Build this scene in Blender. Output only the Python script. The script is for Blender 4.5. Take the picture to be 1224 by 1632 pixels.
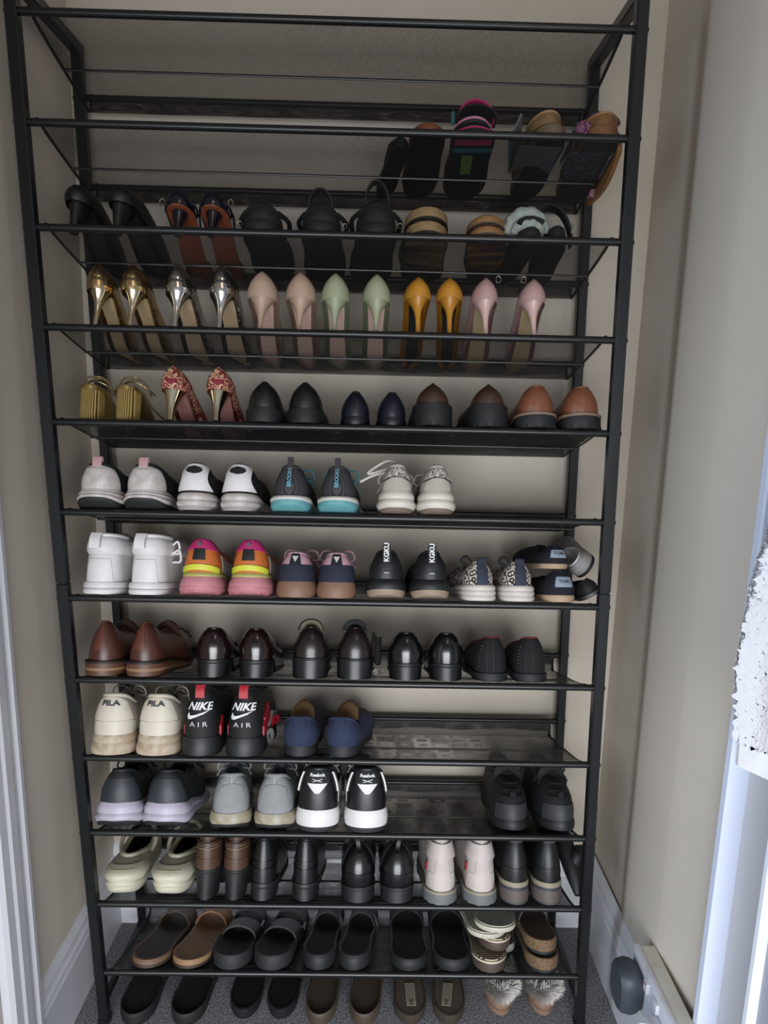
import bpy, math, random
import numpy as np
from mathutils import Vector, Matrix
random.seed(7); np.random.seed(7)
PI = math.pi
for o in list(bpy.data.objects): bpy.data.objects.remove(o)
C = bpy.context.scene.collection

# ------------------------------------------------------------------ camera, world, lights, exposure
FPX = 1070.0
CAM = np.array([0.0855, -1.1607, 1.2823])
ROT = np.array([[0.99969305, 0.01481453, -0.01985778], [-0.01092354, 0.98297562, 0.18341106], [0.02223686, -0.18313784, 0.98283572]])
cd = bpy.data.cameras.new('camera'); cam = bpy.data.objects.new('camera', cd); C.objects.link(cam)
cd.sensor_fit = 'VERTICAL'; cd.sensor_height = 36; cd.sensor_width = 27; cd.lens = FPX/1632*36; cd.clip_start = .01
mw = Matrix.Identity(4)
for r in range(3):
    mw[r][0] = ROT[r, 0]; mw[r][1] = ROT[r, 2]; mw[r][2] = -ROT[r, 1]; mw[r][3] = CAM[r]
cam.matrix_world = mw
bpy.context.scene.camera = cam

world = bpy.data.worlds.new('world'); bpy.context.scene.world = world; world.use_nodes = True
bg = world.node_tree.nodes['Background']; bg.inputs[0].default_value = (.86, .90, 1, 1); bg.inputs[1].default_value = .40

def area_light(name, loc, target, sx, sy, power, col):
    l = bpy.data.lights.new(name, 'AREA'); l.shape = 'RECTANGLE'; l.size = sx; l.size_y = sy; l.energy = power; l.color = col
    o = bpy.data.objects.new(name, l); C.objects.link(o); o.location = loc
    o.rotation_euler = (Vector(target)-Vector(loc)).to_track_quat('-Z', 'Y').to_euler(); return o
area_light('window_light', (.15, -2.45, .72), (.06, 0, .12), 2.2, 1.2, 35, (.93, .96, 1)).data.spread = math.radians(101)
area_light('side_fill', (-1.45, -1.22, 1.0), (.62, -.28, .85), .40, 1.9, 13, (.72, .84, 1)).data.spread = math.radians(110)  # added fill light, no known source; brightens the front of the right wall
area_light('ceiling_lamp', (.45, -1.3, 2.40), (.1, 0, 1.1),   .35, .35, 1.8, (1, .80, .60))
vs = bpy.context.scene.view_settings
vs.view_transform = 'Standard'; vs.look = 'None'; vs.gamma = 1; vs.exposure = -.10; vs.use_curve_mapping = False

# ------------------------------------------------------------------ helpers: projection
def proj(P):
    q = (np.asarray(P, float)-CAM) @ ROT
    return 612+FPX*q[0]/q[1], 816-FPX*q[2]/q[1]
def hit(px, py, ax, val):
    d = ROT @ np.array([(px-612)/FPX, 1, -(py-816)/FPX]); t = (val-CAM[ax])/d[ax]
    return CAM+t*d

# ------------------------------------------------------------------ helpers: materials
def lin(c):
    if isinstance(c, str): c = tuple(int(c[i:i+2], 16)/255 for i in (0, 2, 4))
    return tuple((x/12.92 if x <= .04045 else ((x+.055)/1.055)**2.4) for x in c)+(1,)
MATS = {}
def mat(c, rough=.55, metal=0, kind='', c2=None, scale=60, bump=.15, spec=.5, coat=0):
    key = (c, rough, metal, kind, c2, scale, bump, spec, coat)
    if key in MATS: return MATS[key]
    m = bpy.data.materials.new((kind or 'plain')+'_'+str(c)); m.use_nodes = True
    nt = m.node_tree; N = nt.nodes; L = nt.links; b = N['Principled BSDF']
    b.inputs['Base Color'].default_value = lin(c); b.inputs['Roughness'].default_value = rough
    b.inputs['Metallic'].default_value = metal; b.inputs['Specular IOR Level'].default_value = spec
    b.inputs['Coat Weight'].default_value = coat
    tc = N.new('ShaderNodeTexCoord'); src = tc.outputs['Object']
    def ramp(fac, p0, p1, a, bb, const=False):
        r = N.new('ShaderNodeValToRGB'); r.color_ramp.elements[0].position = p0; r.color_ramp.elements[1].position = p1
        if const: r.color_ramp.interpolation = 'CONSTANT'
        r.color_ramp.elements[0].color = a; r.color_ramp.elements[1].color = bb
        L.new(fac, r.inputs[0]); L.new(r.outputs[0], b.inputs['Base Color']); return r
    def addbump(h, s, d=.001):
        bp = N.new('ShaderNodeBump'); bp.inputs['Strength'].default_value = s; bp.inputs['Distance'].default_value = d
        L.new(h, bp.inputs['Height']); L.new(bp.outputs[0], b.inputs['Normal'])
    def noise(s, det=3, dist=0):
        n = N.new('ShaderNodeTexNoise'); n.inputs['Scale'].default_value = s; n.inputs['Detail'].default_value = det
        n.inputs['Distortion'].default_value = dist; L.new(src, n.inputs['Vector']); return n
    def voro(s, feat='F1', out='Distance'):
        n = N.new('ShaderNodeTexVoronoi'); n.feature = feat; n.inputs['Scale'].default_value = s; L.new(src, n.inputs['Vector']); return n.outputs[out]
    def wave(s, d='X', dist=0):
        n = N.new('ShaderNodeTexWave'); n.bands_direction = d; n.inputs['Scale'].default_value = s; n.inputs['Distortion'].default_value = dist
        L.new(src, n.inputs['Vector']); return n.outputs['Fac']
    c_ = lin(c)
    if max(c_[:3]) < .035: c_ = tuple(x*.48 for x in c_[:3])+(1,)      # near-black leather and rubber
    dk = tuple(x*.72 for x in c_[:3])+(1,); cc2 = lin(c2) if c2 else dk
    if kind in ('', 'leather'):
        n = noise(scale*.35); ramp(n.outputs['Fac'], .3, .7, tuple(x*.86 for x in c_[:3])+(1,), tuple(min(1, x*1.08) for x in c_[:3])+(1,))
        if kind: addbump(voro(scale*9), bump, .0006)
    elif kind == 'suede':
        n = noise(scale*1.2, 5); ramp(n.outputs['Fac'], .3, .7, dk, c_); n2 = noise(900, 2); addbump(n2.outputs['Fac'], .4, .0008)
    elif kind == 'fabric':
        n = noise(scale*.5); ramp(n.outputs['Fac'], .3, .72, tuple(x*.8 for x in c_[:3])+(1,), c_)
        ck = N.new('ShaderNodeTexChecker'); ck.inputs['Scale'].default_value = 700; L.new(src, ck.inputs['Vector']); addbump(ck.outputs['Fac'], .35, .0005)
    elif kind == 'knit':
        v = voro(scale*6); ramp(v, .15, .6, cc2, c_); addbump(v, .5, .001)
    elif kind == 'dirty':
        n = noise(scale, 6, .4); ramp(n.outputs['Fac'], .38, .62, cc2, c_)
    elif kind == 'cork':
        v = voro(scale*6, 'F1', 'Color'); bw = N.new('ShaderNodeRGBToBW'); L.new(v, bw.inputs[0]); ramp(bw.outputs[0], .25, .75, cc2, c_); addbump(bw.outputs[0], .3, .0008)
    elif kind == 'paisley':
        n = noise(scale, 2, 2.2); w = N.new('ShaderNodeMath'); w.operation = 'MULTIPLY'; w.inputs[1].default_value = 6; L.new(n.outputs['Fac'], w.inputs[0])
        f = N.new('ShaderNodeMath'); f.operation = 'FRACT'; L.new(w.outputs[0], f.inputs[0]); ramp(f.outputs[0], .60, .68, c_, cc2); addbump(f.outputs[0], .3, .0006)
    elif kind == 'rings':
        v = voro(scale); r = ramp(v, .0, .30, cc2, c_, True); e = r.color_ramp.elements.new(.52); e.color = cc2
        r.color_ramp.elements[0].color = lin('c9c2b4'); 
    elif kind == 'spots':
        v = voro(scale*4); ramp(v, .36, .42, cc2, c_)
    elif kind == 'glitter':
        v = voro(scale*14, 'F1', 'Color'); bw = N.new('ShaderNodeRGBToBW'); L.new(v, bw.inputs[0]); ramp(bw.outputs[0], .6, .85, c_, cc2); addbump(bw.outputs[0], .9, .0015)
    elif kind == 'stripes':
        w = wave(scale, 'Y'); ramp(w, .45, .55, cc2, c_)
    elif kind == 'straw':
        w = wave(scale*1.6, 'X', .6); r = ramp(w, .1, .5, cc2, c_); addbump(w, .8, .002)
    elif kind == 'felt':
        n = noise(400, 4); ramp(n.outputs['Fac'], .35, .65, dk, c_); addbump(n.outputs['Fac'], .5, .001)
    elif kind == 'crinkle':
        n = noise(scale*.45, 2, 1.2); n2 = noise(scale*.2, 3); ramp(n2.outputs['Fac'], .35, .7, cc2, c_); addbump(n.outputs['Fac'], bump, .006)
    MATS[key] = m; return m

BLK = lambda r=.5: mat('1b1c1e', r, 0, 'leather')
def rack_material():
    return mat('212325', .33, 0, '', spec=.5)

# ------------------------------------------------------------------ helpers: meshes
def mk(name, v, f, m, parent=None, label=None, ang=38, smooth=True, loc=None):
    me = bpy.data.meshes.new(name); me.from_pydata([tuple(map(float, p)) for p in v], [], f); me.update()
    if smooth:
        me.polygons.foreach_set('use_smooth', [True]*len(me.polygons)); me.set_sharp_from_angle(angle=math.radians(ang))
    me.materials.append(m)
    o = bpy.data.objects.new(name, me); C.objects.link(o)
    if parent: o.parent = parent
    if label: o['label'] = label
    if loc is not None: o.location = loc
    return o
def empty(name, label, cat, group=None, mtx=None):
    o = bpy.data.objects.new(name, None); C.objects.link(o); o.empty_display_size = .02
    o['label'] = label; o['category'] = cat
    if group: o['group'] = group
    if mtx is not None: o.matrix_world = mtx
    return o
def tagt(o, label, cat, group=None):
    o['label'] = label; o['category'] = cat
    if group: o['group'] = group
    return o
def box_vf(x0, x1, y0, y1, z0, z1, bev=0):
    if bev <= 0:
        v = [(x, y, z) for x in (x0, x1) for y in (y0, y1) for z in (z0, z1)]
        return v, [(0, 1, 3, 2), (4, 6, 7, 5), (0, 4, 5, 1), (2, 3, 7, 6), (0, 2, 6, 4), (1, 5, 7, 3)]
    import bmesh
    bm = bmesh.new(); bmesh.ops.create_cube(bm, size=1)
    for q in bm.verts: q.co = ((x0+x1)/2+q.co.x*(x1-x0), (y0+y1)/2+q.co.y*(y1-y0), (z0+z1)/2+q.co.z*(z1-z0))
    bmesh.ops.bevel(bm, geom=bm.edges[:], offset=bev, segments=2, affect='EDGES', profile=.7)
    bm.verts.index_update(); v = [tuple(q.co) for q in bm.verts]; f = [tuple(q.index for q in p.verts) for p in bm.faces]; bm.free(); return v, f
def box(name, x0, x1, y0, y1, z0, z1, m, parent=None, bev=0, label=None):
    v, f = box_vf(x0, x1, y0, y1, z0, z1, bev); return mk(name, v, f, m, parent, label, smooth=bev > 0)
def gridf(nr, nc, closed=False, off=0, flip=False):
    f = []
    for i in range(nr-1):
        for j in range(nc if closed else nc-1):
            a = off+i*nc+j; b = off+i*nc+(j+1) % nc; q = (a, b, b+nc, a+nc); f.append(q[::-1] if flip else q)
    return f
def tube_vf(P, r, closed=False, n=8, caps=True, off=0):
    P = [Vector(p) for p in P]; m = len(P); v = []; R = r if hasattr(r, '__len__') else [r]*m
    up = Vector((0, 0, 1)); prev = None
    for i in range(m):
        a = P[(i-1) % m] if (closed or i > 0) else P[i]; b = P[(i+1) % m] if (closed or i < m-1) else P[i]
        t = (b-a).normalized()
        if prev is None:
            s = t.cross(up); s = s.normalized() if s.length > 1e-3 else Vector((1, 0, 0))
        else:
            s = prev-t*prev.dot(t); s = s.normalized() if s.length > 1e-6 else prev
        prev = s; w = t.cross(s)
        for k in range(n):
            an = 2*PI*k/n; v.append(P[i]+(s*math.cos(an)+w*math.sin(an))*R[i])
    f = []
    for i in range(m if closed else m-1):
        for k in range(n):
            a = i*n+k; b = i*n+(k+1) % n; c = ((i+1) % m)*n+(k+1) % n; d = ((i+1) % m)*n+k; f.append((off+a, off+b, off+c, off+d))
    if not closed and caps: f.append(tuple(off+k for k in range(n))[::-1]); f.append(tuple(off+(m-1)*n+k for k in range(n)))
    return v, f
def tube(name, P, r, m, parent=None, closed=False, n=8, label=None):
    v, f = tube_vf(P, r, closed, n); return mk(name, v, f, m, parent, label, ang=60)
def join_vf(parts):
    V, F = [], []
    for v, f in parts:
        o = len(V); V += list(v); F += [tuple(i+o for i in q) for q in f]
    return V, F
def shell_vf(G, th, closed=False):
    G = np.asarray(G, float); nr, nc = G.shape[:2]
    du = np.roll(G, -1, 1)-np.roll(G, 1, 1)
    if not closed: du[:, 0] = G[:, 1]-G[:, 0]; du[:, -1] = G[:, -1]-G[:, -2]
    dv = np.gradient(G, axis=0); n = np.cross(du, dv); l = np.linalg.norm(n, axis=2, keepdims=True); n = n/np.maximum(l, 1e-9)
    B = G-n*th; V = list(G.reshape(-1, 3))+list(B.reshape(-1, 3)); o = nr*nc
    f = gridf(nr, nc, closed)+gridf(nr, nc, closed, o, True)
    def e(a, b): f.append((b, a, a+o, b+o))
    for j in range(nc if closed else nc-1):
        e(j, (j+1) % nc); e((nr-1)*nc+(j+1) % nc, (nr-1)*nc+j)
    if not closed:
        for i in range(nr-1): e((i+1)*nc, i*nc); e(i*nc+nc-1, (i+1)*nc+nc-1)
    return V, f
def shell(name, G, th, m, parent=None, closed=False, label=None):
    v, f = shell_vf(G, th, closed); return mk(name, v, f, m, parent, label, ang=50)
def smooth01(x):
    x = np.clip(x, 0, 1); return x*x*(3-2*x)
def cinterp(t, pts):
    t = np.asarray(t, float); xs = [p[0] for p in pts]; ys = [p[1] for p in pts]; r = np.full(t.shape, float(ys[0]))
    for (x0, y0), (x1, y1) in zip(pts[:-1], pts[1:]):
        k = smooth01((t-x0)/(x1-x0)); r = np.where(t >= x0, y0+(y1-y0)*k, r)
    return r
TEXTS = {}
def text_mesh(s, size, extrude=.0003, offset=0., shear=0):
    key = (s, size, offset, shear)
    if key not in TEXTS:
        cu = bpy.data.curves.new('t', 'FONT'); cu.body = s; cu.size = size; cu.align_x = 'CENTER'; cu.align_y = 'CENTER'; cu.offset = offset*size; cu.shear = shear; cu.resolution_u = 3
        o = bpy.data.objects.new('t', cu); C.objects.link(o); dg = bpy.context.evaluated_depsgraph_get()
        me = bpy.data.meshes.new_from_object(o.evaluated_get(dg)); bpy.data.objects.remove(o)
        TEXTS[key] = ([tuple(v.co) for v in me.vertices], [tuple(p.vertices) for p in me.polygons])
    return TEXTS[key]

# ------------------------------------------------------------------ rack geometry (metres; rod 0 is the top one)
W = .95; STEP = .1564; Z0 = 1.837; DEP = .2313; HB = -.0327; DF = .220; HF = -.0636; RR = .0062
TILT = math.atan2(-HF, DF)
def lean(z): d = z-Z0; return -.0164*d+.0039*d*d
def rz(i): return Z0-STEP*i
NORM = np.array([0, math.sin(TILT), math.cos(TILT)]); ALONG = np.array([0, math.cos(TILT), -math.sin(TILT)])

# ================================================================== THE ROOM
def wall_mat(name, col, sc=3):
    m = mat(col, .75, 0, 'dirty', c2=None, scale=sc); return m
def plaster(name, ca, cb):
    m = bpy.data.materials.new(name); m.use_nodes = True; nt = m.node_tree; N = nt.nodes; L = nt.links; b = N['Principled BSDF']; b.inputs['Roughness'].default_value = .7
    tc = N.new('ShaderNodeTexCoord'); n = N.new('ShaderNodeTexNoise'); n.inputs['Scale'].default_value = 2.2; n.inputs['Detail'].default_value = 5; L.new(tc.outputs['Object'], n.inputs['Vector'])
    r = N.new('ShaderNodeValToRGB'); r.color_ramp.elements[0].position = .3; r.color_ramp.elements[1].position = .7; r.color_ramp.elements[0].color = lin(ca); r.color_ramp.elements[1].color = lin(cb)
    L.new(n.outputs['Fac'], r.inputs[0]); L.new(r.outputs[0], b.inputs['Base Color'])
    n2 = N.new('ShaderNodeTexNoise'); n2.inputs['Scale'].default_value = 90; n2.inputs['Detail'].default_value = 4; L.new(tc.outputs['Object'], n2.inputs['Vector'])
    bp = N.new('ShaderNodeBump'); bp.inputs['Strength'].default_value = .15; bp.inputs['Distance'].default_value = .002; L.new(n2.outputs['Fac'], bp.inputs['Height']); L.new(bp.outputs[0], b.inputs['Normal'])
    return m
M_WALL = plaster('painted_plaster', 'c2b8aa', 'c9c0b3'); M_TRIM = plaster('white_gloss_paint', 'c8c9ce', 'd0d1d6'); M_TRIM.node_tree.nodes['Principled BSDF'].inputs['Roughness'].default_value = .4
M_DOOR = plaster('cream_door_paint', 'b8b0a4', 'c0b8ac')
def struct(o): o['kind'] = 'structure'; return o
XL, XR, YB, YF, ZC = -.515, .622, .268, -3.2, 2.5
struct(box('wall_back', XL-.1, XR+.1, YB, YB+.1, 0, ZC, M_WALL))
struct(box('wall_left', XL-.1, XL, -.13, YB, 0, ZC, M_WALL))
# right wall with the shallow chimney-breast step and a rounded front arris, angled to make that zone brighter
pr = [(XR+.006, YB), (XR+.006, .085), (XR+.001, .07), (XR-.001, .055), (XR, .02), (XR, -.085), (XR+.001, -.10), (XR+.005, -.13), (XR+.014, -.238), (XR+.1, -.238), (XR+.1, YB)]
v = [(x, y, z) for z in (0, ZC) for x, y in pr]; n_ = len(pr)
f = [(i, (i+1) % n_, (i+1) % n_+n_, i+n_) for i in range(n_)]+[tuple(range(n_)), tuple(range(n_, 2*n_))[::-1]]
struct(mk('wall_right', v, f, M_WALL, ang=60))
struct(box('ceiling', -1.5, 1.6, YF, YB+.1, ZC, ZC+.05, plaster('ceiling_paint', 'b9b2a8', 'c2bbb1')))
# carpet
mc = bpy.data.materials.new('grey_carpet'); mc.use_nodes = True; nt = mc.node_tree; N = nt.nodes; L = nt.links; b = N['Principled BSDF']; b.inputs['Roughness'].default_value = 1; b.inputs['Specular IOR Level'].default_value = .1
tc = N.new('ShaderNodeTexCoord'); n = N.new('ShaderNodeTexNoise'); n.inputs['Scale'].default_value = 260; n.inputs['Detail'].default_value = 6; n.inputs['Roughness'].default_value = .75; L.new(tc.outputs['Object'], n.inputs['Vector'])
r = N.new('ShaderNodeValToRGB'); r.color_ramp.elements[0].position = .38; r.color_ramp.elements[1].position = .64; r.color_ramp.elements[0].color = lin('4c4d50'); r.color_ramp.elements[1].color = lin('b4b4b8')
L.new(n.outputs['Fac'], r.inputs[0]); L.new(r.outputs[0], b.inputs['Base Color']); bp = N.new('ShaderNodeBump'); bp.inputs['Strength'].default_value = 1; bp.inputs['Distance'].default_value = .006; L.new(n.outputs['Fac'], bp.inputs['Height']); L.new(bp.outputs[0], b.inputs['Normal'])
struct(box('floor', -1.5, 1.6, YF, YB+.1, -.06, 0, mc))

def profile_bar(name, prof, axis, a0, a1, m):
    """extrude a closed profile: axis 'y' -> prof is (x,z); axis 'x' -> prof is (y,z); axis 'z' -> prof is (x,y)"""
    def P(p, a): return (p[0], a, p[1]) if axis == 'y' else ((a, p[0], p[1]) if axis == 'x' else (p[0], p[1], a))
    k = len(prof); v = [P(p, a0) for p in prof]+[P(p, a1) for p in prof]
    f = [(i, (i+1) % k, (i+1) % k+k, i+k) for i in range(k)]+[tuple(range(k))[::-1], tuple(range(k, 2*k))]
    return struct(mk(name, v, f, m, ang=25))
def skirt(s, x):   # s = direction out of the wall, x = wall plane
    pts = [(0, 0), (.014, 0), (.014, .135), (.0155, .141), (.013, .147), (.0125, .152), (.0155, .158), (.0155, .165), (.0115, .170), (.0095, .178), (.0105, .186), (.006, .196), (.002, .203), (0, .205)]
    return [(x+s*a, z) for a, z in pts]
profile_bar('baseboard_right', skirt(-1, XR+.001), 'y', -.238, YB, M_TRIM)
profile_bar('baseboard_left', [(a, z*.9) for a, z in skirt(1, XL-.001)], 'y', -.118, YB, M_TRIM)
profile_bar('baseboard_back', [(YB-(a), z) for a, z in skirt(1, 0)], 'x', XL+.0, XR+.005, M_TRIM)
# left architrave and door leaf
A = [(XL-.02, -.118), (XL+.016, -.118), (XL+.017, -.128), (XL+.013, -.134), (XL+.013, -.146), (XL+.017, -.150), (XL+.018, -.170), (XL+.015, -.176), (XL+.015, -.196), (XL+.009, -.203), (XL-.02, -.203)]
profile_bar('trim_1', A, 'z', 0, ZC-.3, M_TRIM)
struct(box('door_1', XL-.045, XL-.004, -.62, -.206, .008, ZC-.32, M_DOOR))
# right-hand opening: edge strip, reveal, open door edge
profile_bar('trim_2', [(XR+.02, -.239), (XR+.002, -.239), (XR, -.241), (XR, -.253), (XR+.003, -.256), (XR+.06, -.256), (XR+.06, -.239)], 'z', 0, ZC-.3, plaster('lit_blue_gloss', 'c9d0e2', 'd2d8e8'))  # edge strip faces the light; its bluish brightness is painted into the colour
struct(box('wall_reveal', XR+.03, XR+.12, -.345, -.2565, 0, ZC, plaster('reveal_paint', 'b4b3b4', 'bdbcbd')))
profile_bar('trim_3', [(XR+.05, -.346), (XR+.012, -.346), (XR+.008, -.350), (XR+.008, -.358), (XR+.012, -.362), (XR+.05, -.362)], 'z', 0, ZC-.3, plaster('door_edge_gloss', 'dfe3ec', 'e6eaf2'))
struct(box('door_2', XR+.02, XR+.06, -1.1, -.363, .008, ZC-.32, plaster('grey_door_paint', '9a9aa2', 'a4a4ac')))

# ================================================================== THE RACK
MR = rack_material()
rack = empty('shoe_rack', 'tall black metal shoe rack with twelve sloping mesh shelves between the walls', 'shoe rack')
def bar(name, p0, p1, hx, hy, m, parent, label=None):
    """square tube from p0 to p1 with bevelled long edges"""
    p0, p1 = Vector(p0), Vector(p1); t = (p1-p0).normalized()
    ref = Vector((1, 0, 0)); s = (ref-t*ref.dot(t)).normalized(); w = t.cross(s); b_ = .0022
    pr_ = [(-hx, -hy+b_), (-hx+b_, -hy), (hx-b_, -hy), (hx, -hy+b_), (hx, hy-b_), (hx-b_, hy), (-hx+b_, hy), (-hx, hy-b_)]
    v = [p+s*a+w*c for p in (p0, p1) for a, c in pr_]
    f = [(i, (i+1) % 8, (i+1) % 8+8, i+8) for i in range(8)]+[tuple(range(8))[::-1], tuple(range(8, 16))]
    return mk(name, v, f, m, parent, label, ang=30)
HX = .0098
def post(sx, y, top):
    zs = [top, rz(6)+.030, rz(6)+.027, .012]; px = sx*(W/2+HX)
    P = lambda z: Vector((px+lean(z), y, z))
    zz = [top]+[top+(rz(6)+.03-top)*k/6 for k in range(1, 7)]
    parts = []
    V, F = [], []
    def ring(z, h):
        c = P(z); b_ = .0024; pr_ = [(-h, -h+b_), (-h+b_, -h), (h-b_, -h), (h, -h+b_), (h, h-b_), (h-b_, h), (-h+b_, h), (-h, h-b_)]
        return [(c.x+a, c.y+q, z) for a, q in pr_]
    seq = [(z, HX) for z in zz]+[(rz(6)+.029, HX-.0016), (rz(6)+.027, HX-.0016), (rz(6)+.026, HX)]
    zz2 = [rz(6)+.026+(.012-rz(6)-.026)*k/6 for k in range(1, 7)]
    seq += [(z, HX) for z in zz2]+[(.0118, HX+.0015), (.0, HX+.0015)]
    for z, h in seq: V += ring(z, h)
    F = gridf(len(seq), 8, True)+[tuple(range(8)), tuple(range(len(V)-8, len(V)))[::-1]]
    up = mk('upright', V, F, MR, rack, ang=30)
    return up
bolt_me = None
def bolts(up, sx, y):
    global bolt_me
    for i in range(12):
        z = rz(i)+(HB if y > .1 else 0)
        if bolt_me is None:
            prf = [(.0055, 0), (.0052, .0016), (.0036, .0030), (0.0006, .0034)]; V = []
            for r_, h in prf:
                for k in range(10): V.append((h, r_*math.cos(2*PI*k/10), r_*math.sin(2*PI*k/10)))
            o = mk('bolt', V, gridf(4, 10, True)+[tuple(range(30, 40))], mat('1f2123', .35, .6), up); bolt_me = o.data
        else:
            o = bpy.data.objects.new('bolt', bolt_me); C.objects.link(o); o.parent = up
        o.location = (sx*(W/2+2*HX)+lean(z), y, z)
        if sx < 0: o.rotation_euler.z = PI
TOPZ = Z0+.052
for sx in (-1, 1):
    u = post(sx, 0, TOPZ+HX); bolts(u, sx, 0)
    u2 = post(sx, DEP+.002, TOPZ-.004); bolts(u2, sx, DEP+.002)
    px = sx*(W/2+HX)+lean(TOPZ)
    bar('top_bar', (px, -HX, TOPZ), (px, DEP+.002+HX, TOPZ), HX*1.03, HX*1.03, MR, rack)
    # low cross tube between front and back foot
    bar('foot_bar', (sx*(W/2+HX)+lean(.03), HX, .045), (sx*(W/2+HX)+lean(.03), DEP-HX, .035), .0065, .0065, MR, rack)

def mesh_mat():
    m = bpy.data.materials.new('black_nylon_mesh'); m.use_nodes = True; nt = m.node_tree; N = nt.nodes; L = nt.links
    b = N['Principled BSDF']; b.inputs['Base Color'].default_value = lin('1a1b1d'); b.inputs['Roughness'].default_value = .5; out = N['Material Output']
    uv = N.new('ShaderNodeUVMap'); sep = N.new('ShaderNodeSeparateXYZ'); L.new(uv.outputs[0], sep.inputs[0])
    def mth(op, a, b_=None):
        q = N.new('ShaderNodeMath'); q.operation = op
        for k, x in enumerate((a, b_)):
            if x is None: continue
            if isinstance(x, (int, float)): q.inputs[k].default_value = x
            else: L.new(x, q.inputs[k])
        return q.outputs[0]
    k = PI/.0034
    A_ = mth('ABSOLUTE', mth('SINE', mth('MULTIPLY', mth('ADD', sep.outputs[0], sep.outputs[1]), k)))
    B_ = mth('ABSOLUTE', mth('SINE', mth('MULTIPLY', mth('SUBTRACT', sep.outputs[0], sep.outputs[1]), k)))
    hole = mth('GREATER_THAN', mth('MINIMUM', A_, B_), .47)
    tr = N.new('ShaderNodeBsdfTransparent'); mx = N.new('ShaderNodeMixShader'); L.new(hole, mx.inputs[0]); L.new(b.outputs[0], mx.inputs[1]); L.new(tr.outputs[0], mx.inputs[2]); L.new(mx.outputs[0], out.inputs['Surface'])
    return m
MM = mesh_mat(); MHEM = mat('191a1c', .6, 0, 'fabric')
hw = W/2-.014
prof = [(-.0055, .0005), (-.004, .0052), (.0, .0068), (.006, .0040), (.03, -.0060), (.07, -.0190), (.11, -.0310), (.15, -.0426), (.19, -.0542), (DF-.004, HF+.001), (DF+.001, HF+.004), (DF+.004, -.052), (DEP-.0055, HB), (DEP-.003, HB+.0055), (DEP+.003, HB+.0058), (DEP+.0065, HB), (DEP+.0035, HB-.012), (DEP+.002, HB-.022)]
def shelf(i):
    x0 = lean(rz(i)); s = [0]
    for a, b_ in zip(prof[:-1], prof[1:]): s.append(s[-1]+math.dist(a, b_))
    nx = 24; V = []; UV = []
    rnd = random.Random(i)
    for j, (y, z) in enumerate(prof):
        for k in range(nx+1):
            x = -hw+2*hw*k/nx; sag = 0
            if .02 < y < .21: sag = .0012*math.sin(k*.9+i)+.0010*math.sin(k*2.1+i*2+j)
            if j >= len(prof)-2: sag = .0025*math.sin(k*1.3+i*3)
            V.append((x0+x, y, rz(i)+z+sag-.0005)); UV.append((x, s[j]))
    F = gridf(len(prof), nx+1)
    if i > 3:      # the knit has thickness: second face of the fabric just below the first
        n0 = len(V); V += [(a, b_-.0003, c-.0009) for a, b_, c in V]; UV += UV; F += gridf(len(prof), nx+1, False, n0, True)
    o = mk('shelf', V, F, MM, rack)
    me = o.data; ul = me.uv_layers.new(name='UVMap')
    for lp in me.loops: ul.data[lp.index].uv = UV[lp.vertex_index]
    a, b_ = x0-W/2, x0+W/2
    tube('front_rod', [(a, 0, rz(i)), (b_, 0, rz(i))], RR, MR, o, n=14)
    tube('back_rod', [(a, DEP, rz(i)+HB), (b_, DEP, rz(i)+HB)], RR, MR, o, n=12)
    tube('support_wire', [(x0-hw, .111, rz(i)-.0345), (x0+hw, .111, rz(i)-.0365)], .0021, MR, o, n=6)
    for sx in (-1, 1):
        G = [[(x0+sx*hw+d, y, rz(i)+z+e) for d, e in ((-.003, 0), (0, .0012), (.003, 0), (0, -.0012))] for (y, z) in prof[2:14]]
        G = np.array(G); mk('hem', list(G.reshape(-1, 3)), gridf(len(G), 4, True), MHEM, o, ang=60)
    return o
for i in range(12): shelf(i)

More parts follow.
